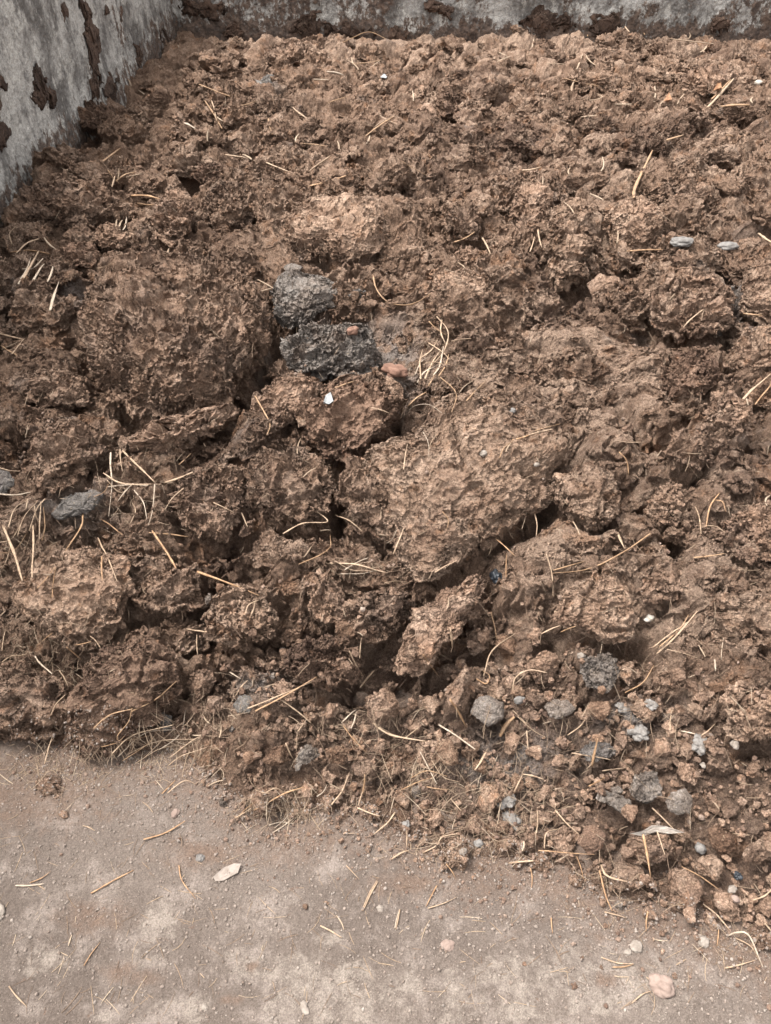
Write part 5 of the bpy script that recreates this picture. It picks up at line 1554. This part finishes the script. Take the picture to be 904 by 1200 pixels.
def put_fibre(px, py, lo, hi, wlo, whi):
    h = surf_hit(px, py)[0]
    if low(h[0], h[1]) < -0.004 and rng.uniform() < 0.6:
        return
    L = rng.uniform(lo, hi)
    a = rng.uniform(0, 6.28)
    dx, dy = math.cos(a) * L * .45, math.sin(a) * L * .45
    z0, z1 = float(height(h[0] - dx, h[1] - dy)), float(height(h[0] + dx, h[1] + dy))
    tl = np.clip(math.atan2(z1 - z0, 0.9 * L), -0.7, 0.7)
    w = rng.uniform(wlo, whi)
    items.append(strip(np.array([h[0], h[1], max(h[2], (z0 + z1) / 2) + 0.6 * w]), a, tl, L, w, rng.normal(0, 0.22)))
    tone.append(float(np.clip(rng.beta(1.3, 1.8), 0, 1)))


for cx, cy, rx, ry, k in LITTER_ZONES:
    for _ in range(k * 46):
        put_fibre(cx + rng.normal(0, rx * 0.6), cy + rng.normal(0, ry * 0.6), 0.008, 0.042 if rng.uniform() < 0.7 else 0.075, 0.0004, 0.0012)
for _ in range(1500):      # single fibres all over the heap and the swept ground
    put_fibre(rng.uniform(-10, 914), 60 + 1120 * rng.uniform() ** 0.8, 0.010, 0.05, 0.0006, 0.0016)
for H, w, colr in rest_straws:
    d = H[-1] - H[0]
    items.append(strip(H.mean(0), math.atan2(d[1], d[0]), math.asin(np.clip(d[2] / np.linalg.norm(d), -1, 1)), float(np.linalg.norm(d)), w, rng.normal(0, 0.2)))
    tone.append(rng.uniform(0.5, 0.9))
merge('straw_litter', items, toned('straw_litter', [(0.085, 0.054, 0.037), (0.15, 0.102, 0.068), (0.235, 0.17, 0.115), (0.32, 0.252, 0.184)], 0.7),
      'short broken straw fibres littered over the heap and its foot', 'straw litter', tone)

# crumbs of dung and mineral grit
ICO1 = ico(1); ICO2 = ico(2)


def grain(c, r, hi=False):
    v, f = ICO2 if hi else ICO1
    v = v * (1 + rng.normal(0, 0.20 if not hi else 0.13, (len(v), 1))) * rng.uniform(0.65, 1.15, 3)
    a = rng.uniform(0, 6.28)
    v = v @ np.array([[math.cos(a), -math.sin(a), 0], [math.sin(a), math.cos(a), 0], [0, 0, 1]])
    return c + v * r, f


items, tone = [], []
n_try = 30000
X, Y = rng.uniform(-1.1, 1.3, n_try), rng.uniform(0.42, 2.6, n_try)
S = toe_s(X, Y)
dens = np.where(S < 0.5, sstep(-0.16, 0.05, S) * 0.25, 0.10) * np.where(X < -0.35, 0.45, 1.0) * np.where(S < 0, 1.3, 1)
ok = (rng.uniform(size=n_try) < dens) & (low(X, Y) > 0.0)
Z = height(X, Y)
for x, y, z, s in zip(X[ok], Y[ok], Z[ok], S[ok]):
    r = 0.0013 * (4.2 ** (rng.uniform() ** 1.7)) * (1.25 if s > 0.03 else 0.8)
    items.append(grain(np.array([x, y, z + r * 0.35]), r, r > 0.0036))
    tone.append(float(np.clip(rng.normal(0.45, 0.24), 0, 1)))
n_try = 9000
X, Y = rng.uniform(-1.0, 1.1, n_try), rng.uniform(0.40, 1.05, n_try)
S = toe_s(X, Y)
ok = (rng.uniform(size=n_try) < np.exp(-np.abs(S + 0.01) / 0.055)) & (low(X, Y) > -0.001)
Z = height(X, Y)
for x, y, z in zip(X[ok], Y[ok], Z[ok]):
    r = 0.0011 * (4.6 ** (rng.uniform() ** 1.5))
    items.append(grain(np.array([x, y, z + r * 0.4]), r, r > 0.003))
    tone.append(float(np.clip(rng.normal(0.40, 0.22), 0, 1)))
merge('dung_crumbs', items, toned('dung_crumbs', [(0.075, 0.046, 0.033), (0.125, 0.08, 0.058), (0.175, 0.12, 0.09), (0.22, 0.168, 0.135)]), 'fine crumbs of dung sprinkled over the heap and its foot', 'crumbs', tone)
items, tone = [], []
n_try = 46000
X, Y = rng.uniform(-0.85, 0.95, n_try), rng.uniform(0.27, 1.0, n_try)
S = toe_s(X, Y)
ok = (S < 0.02) & (rng.uniform(size=n_try) < 0.35 + 0.65 * np.exp(S / 0.12))
Z = height(X, Y)
for x, y, z in zip(X[ok], Y[ok], Z[ok]):
    r = 0.0007 * (4.6 ** (rng.uniform() ** 2.6))
    items.append(grain(np.array([x, y, z + r * 0.3]), r, r > 0.0022))
    tone.append(float(np.clip(rng.beta(2, 2.2), 0, 1)))
merge('grit', items, toned('grit', [(0.11, 0.08, 0.062), (0.18, 0.142, 0.118), (0.18, 0.146, 0.122), (0.235, 0.20, 0.172)]), 'pale and brown grit scattered over the bare trodden ground', 'grit', tone)


# ------------------------------------------------------------------ single small things
def stone_mat(name, c1, c2, scale=60, rough=0.85):
    return simple(name, c1, c2, scale, rough, 0.35)


PINK = stone_mat('stone_pinkish', (0.135, 0.094, 0.076), (0.20, 0.148, 0.122))
WHITE = stone_mat('stone_white', (0.135, 0.11, 0.09), (0.215, 0.184, 0.156))
GREY = stone_mat('stone_grey', (0.09, 0.08, 0.073), (0.155, 0.142, 0.13))
BRICK = stone_mat('brick_red', (0.10, 0.052, 0.035), (0.155, 0.084, 0.058))
SHELL = stone_mat('eggshell', (0.26, 0.225, 0.185), (0.36, 0.328, 0.285), 40, 0.6)


def blob(name, label, cat, px, py, rpx, mat, q=(1, .8, .6), group=None, rot=None, sink=0.25, ang=0.10, rough=False):
    h = surf_hit(px, py)[0]
    zc = float(project(h[None])[2][0])
    r = rpx * zc / FPX
    v, f = ico(4)
    n = fields(v * 1.0 + rng.uniform(-30, 30, 3), {'a': ('noise', 0.9, {'detail': 2.0}), 'v': ('voronoi', 1.3, {}), 'c': ('noise', 3.5, {'detail': 5.0, 'rough': 0.7})})
    v = v * (1 + 0.55 * (n['a'] - 0.5) + 1.8 * ang * (lump(n['v']) - 0.4) + (0.9 if rough else 0.14) * (n['c'] - 0.5))[:, None]
    v = v * np.array(q) * r
    a = rng.uniform(0, 6.28) if rot is None else rot
    v = v @ np.array([[math.cos(a), math.sin(a), 0], [-math.sin(a), math.cos(a), 0], [0, 0, 1]])
    z = v[:, 2].max() * (1 - 2 * sink)
    c = h + np.array([0, 0, z * 0.5])
    me = make_mesh(name, v, f, mat)
    link(name, me, c, label=label, cat=cat, group=group)


blob('stone', 'pinkish stone on the bare ground, biggest stone in front of the heap', 'stone', 776, 1156, 15, PINK, (1, .8, .62), rot=-0.5)
blob('stone', 'white pebble pair on bare ground below the front boulder, bigger one', 'stone', 746, 1110, 7.5, WHITE, (1, .9, .7))
blob('stone', 'white pebble pair on bare ground below the front boulder, smaller one', 'stone', 736, 1116, 4.5, WHITE, (1, .8, .7))
blob('stone', 'pale pebble below the dry lump, beside the white bent straw', 'stone', 824, 1104, 7.5, WHITE, (.9, .9, .7))
blob('stone', 'white stone cut by the left edge of the photo', 'stone', -2, 1070, 11, WHITE, (.8, 1, .5))
blob('stone', 'grey pebble near the tan paper scrap on bare ground', 'stone', 235, 1006, 6, GREY, (.8, 1, .7))
blob('stone', 'small pale pebble in the open ground under the straw litter', 'stone', 446, 1065, 5, WHITE, (1, .8, .6))
blob('stone', 'flat pale pebble half sunk in bare ground, alone in the middle', 'stone', 525, 1108, 8, PINK, (1, .8, .35))
blob('stone', 'grey white pebble among the straws at the foot of the spill', 'stone', 543, 998, 5, WHITE, (1, .8, .7))
blob('stone', 'grey rounded pebble at the foot of the spill, right of a straw knot', 'stone', 561, 989, 6, GREY, (1, .8, .7))
blob('stone', 'tiny grey pebble at the thin end of the spill, beside a bent straw', 'stone', 476, 967, 5.5, GREY, (1, .8, .7))
blob('stone', 'tan pebble in a damp stain near a grey pebble', 'stone', 206, 953, 6, PINK, (1, .8, .5))
blob('stone', 'white pebble near the lower edge, left of a brown stain', 'stone', 240, 1181, 4.5, WHITE, (1, .8, .6))
blob('stone', 'pale flat pebble near the lower edge, right of a brown stain', 'stone', 357, 1181, 8, WHITE, (.6, 1, .35), rot=0.5)
blob('stone', 'tiny white pebble by the lower edge between two stains', 'stone', 312, 1183, 4, WHITE, (1, .9, .6))
blob('stone', 'square white pebble on the broad dry slab', 'stone', 566, 532, 5, WHITE, (1, .9, .8))
blob('stone', 'bluish white pebble at the top edge of the broad dry slab', 'stone', 601, 482, 4.5, GREY, (1, .8, .7))
blob('stone', 'small white pebble near the rim of the cracked boulder', 'stone', 629, 545, 4, WHITE, (1, .7, .7))
blob('stone', 'pale pebble with a dark speck beside the grey brown nugget', 'stone', 681, 769, 5, WHITE, (1, .9, .8))
blob('stone', 'grey pebble caught in the straw curl on the spill', 'stone', 609, 821, 7, GREY, (1, .7, .7))
blob('stone', 'light pebble at the right end of the spill, by the dry shoulder', 'stone', 861, 873, 6, WHITE, (1, .8, .7))
blob('stone', 'pale crumb of stone next to the long grey cobble', 'stone', 824, 897, 4, WHITE, (1, .8, .7))
blob('stone', 'ash grey pebble above the dry lump', 'stone', 821, 995, 7, GREY, (1, .8, .8))
blob('stone', 'pair of tan pebbles by the charcoal bit, upper one', 'stone', 858, 1043, 6, WHITE, (.8, 1, .7))
blob('stone', 'pair of tan pebbles by the charcoal bit, lower one', 'stone', 862, 1054, 5, PINK, (1, .8, .7))
blob('stone', 'flat grey stone edge lying on the upper heap beyond the sunlit boulder', 'stone', 800, 283, 15, GREY, (1, .6, .35), rot=0.2, sink=0.6)
blob('stone', 'low grey stone nearer the tall greyish crust', 'stone', 854, 288, 13, GREY, (1, .6, .35), rot=0.2, sink=0.6)
blob('brick_chip', 'reddish brown brick chip wedged in a hole above the black crack', 'brick chip', 463, 436, 15, BRICK, (1, .62, .5), rot=-0.35, ang=0.14)
blob('brick_chip', 'small rusty red crumb at the rim of the ash topped ledge', 'brick chip', 413, 389, 8, BRICK, (1, .7, .7))
blob('charcoal_bit', 'black glossy charcoal bit in the hollow near the end of the tongue', 'charcoal', 582, 677, 10, stone_mat('charcoal', (0.010, 0.011, 0.013), (0.028, 0.032, 0.038), 90, 0.35), (1, .7, .7), ang=0.2)
blob('charcoal_bit', 'small black charcoal bit at the right end of the spill', 'charcoal', 864, 1027, 6, bpy.data.materials['charcoal'], (1, .7, .7), ang=0.2)
blob('eggshell', 'white oval eggshell piece beside the sheer crust', 'eggshell', 760, 725, 7, SHELL, (1, .72, .5), rot=0.5, ang=0.0)
blob('seed', 'pale round seed on the upper heap toward the right', 'seed', 889, 98, 5, SHELL, (1, .7, .6), rot=0.0, ang=0.0)


def flake(name, label, cat, pts, mat, thick=0.0012, curl=0.0, lift=0.004):
    """a thin irregular scrap: outline in photo pixels, laid on the surface, with its own thickness and warp"""
    p = np.array(pts, float)
    c = surf_hit(p[:, 0].mean(), p[:, 1].mean())[0] + np.array([0, 0, lift])
    n = hb_normal(c[0], c[1]) if toe_s(c[0], c[1]) > 0 else np.array([0, 0, 1.0])
    W = on_plane(p[:, 0], p[:, 1], c, n)
    ctr = W.mean(0)
    K = 5
    rings = [ctr + (W - ctr) * (k / K) for k in range(1, K + 1)]
    top = np.concatenate([ctr[None]] + rings)
    d = top - ctr
    span = np.linalg.norm(W - ctr, axis=1).max()
    long = (W[np.argmax(np.linalg.norm(W - ctr, axis=1))] - ctr) / span
    top = top + n * (curl * span * ((d @ long) / span) ** 2 + rng.normal(0, 0.012 * span, len(top)))[:, None]
    bot = top - n * thick
    m = len(W)
    F = []
    T = len(top)
    for j in range(m):
        F.append([0, 1 + j, 1 + (j + 1) % m]); F.append([T, T + 1 + (j + 1) % m, T + 1 + j])
        for k in range(K - 1):
            a, b = 1 + k * m + j, 1 + k * m + (j + 1) % m
            F.append([a, a + m, b + m, b]); F.append([T + a, T + b, T + b + m, T + a + m])
        a, b = 1 + (K - 1) * m + j, 1 + (K - 1) * m + (j + 1) % m
        F.append([a, T + a, T + b, b])
    V = np.concatenate([top, bot]) - ctr
    me = bpy.data.meshes.new(name)
    me.from_pydata([tuple(v) for v in V], [], F)
    me.update()
    me.materials.append(mat)
    link(name, me, ctr, label=label, cat=cat)


PAPER = simple('paper_tan', (0.152, 0.122, 0.10), (0.21, 0.175, 0.15), 70, 0.8, 0.2)
ASHW = simple('ash_white', (0.10, 0.086, 0.075), (0.17, 0.155, 0.142), 120, 0.9, 0.6)
LEAFW = simple('leaf_bleached', (0.16, 0.13, 0.107), (0.25, 0.218, 0.19), 80, 0.7, 0.3, stretch=(1, 4, 1))
LEAFB = simple('leaf_brown', (0.15, 0.07, 0.035), (0.23, 0.12, 0.06), 60, 0.7, 0.3)
FOIL = simple('plastic_white', (0.15, 0.152, 0.152), (0.26, 0.265, 0.265), 60, 0.4, 0.3)
flake('paper_scrap', 'tan torn paper scrap lying flat on the bare ground', 'paper scrap', [(250, 1028), (262, 1017), (274, 1012), (283, 1013), (279, 1023), (262, 1032), (253, 1033)], PAPER, 0.0014, 0.10)
flake('dry_leaf', 'curled bleached leaf with a grey white middle on the flat brown brick', 'dry leaf', [(736, 976), (752, 974), (764, 967), (780, 968), (800, 975), (784, 977), (768, 975), (752, 980)], LEAFW, 0.0016, 0.35, 0.012)
flake('plastic_scrap', 'crumpled white plastic scrap on the dark knobbly mass', 'plastic scrap', [(379, 474), (382, 464), (388, 462), (391, 470), (386, 475)], FOIL, 0.0016, 0.4, 0.008)
blob('mould_patch', 'white mouldy crust patch with holes, largest on the spill', 'mould patch', 749, 859, 12.0, ASHW, (1, .8, .45), ang=0.25, rough=True)
blob('mould_patch', 'small white mould patch above the largest mould patch, beside the rusty crumb', 'mould patch', 728, 830, 7.0, ASHW, (1, .8, .45), ang=0.25, rough=True)
blob('mould_patch', 'pale mould patch with a straw across it, below the bowed straw', 'mould patch', 763, 826, 7.5, ASHW, (1, .8, .45), ang=0.25, rough=True)
blob('mould_patch', 'flaky whitish mould crumbs beside the dry shoulder', 'mould patch', 820, 874, 12.0, ASHW, (1, .8, .45), ang=0.25, rough=True)
blob('mould_patch', 'whitish mould lump at the foot of the spill, lower of two', 'mould patch', 599, 962, 12.0, ASHW, (1, .8, .45), ang=0.25, rough=True)
blob('mould_patch', 'whitish mould strip at the foot of the spill, upper of two', 'mould patch', 594, 939, 10.5, ASHW, (1, .8, .45), ang=0.25, rough=True)
flake('dry_leaf', 'orange brown leaf beside the fan of golden straw far up the heap', 'dry leaf', [(836, 105), (842, 99), (846, 104), (842, 112)], LEAFB, 0.0015, 0.3, 0.01)
flake('dry_leaf', 'orange brown leaf with a straw stem in the upper heap', 'dry leaf', [(778, 118), (783, 113), (788, 117), (784, 123)], LEAFB, 0.0015, 0.3, 0.01)
flake('plastic_scrap', 'tiny white plastic scrap high up the heap near the back wall', 'plastic scrap', [(446, 90), (450, 88), (454, 89), (453, 92), (447, 93)], FOIL, 0.002, 0.2, 0.01)
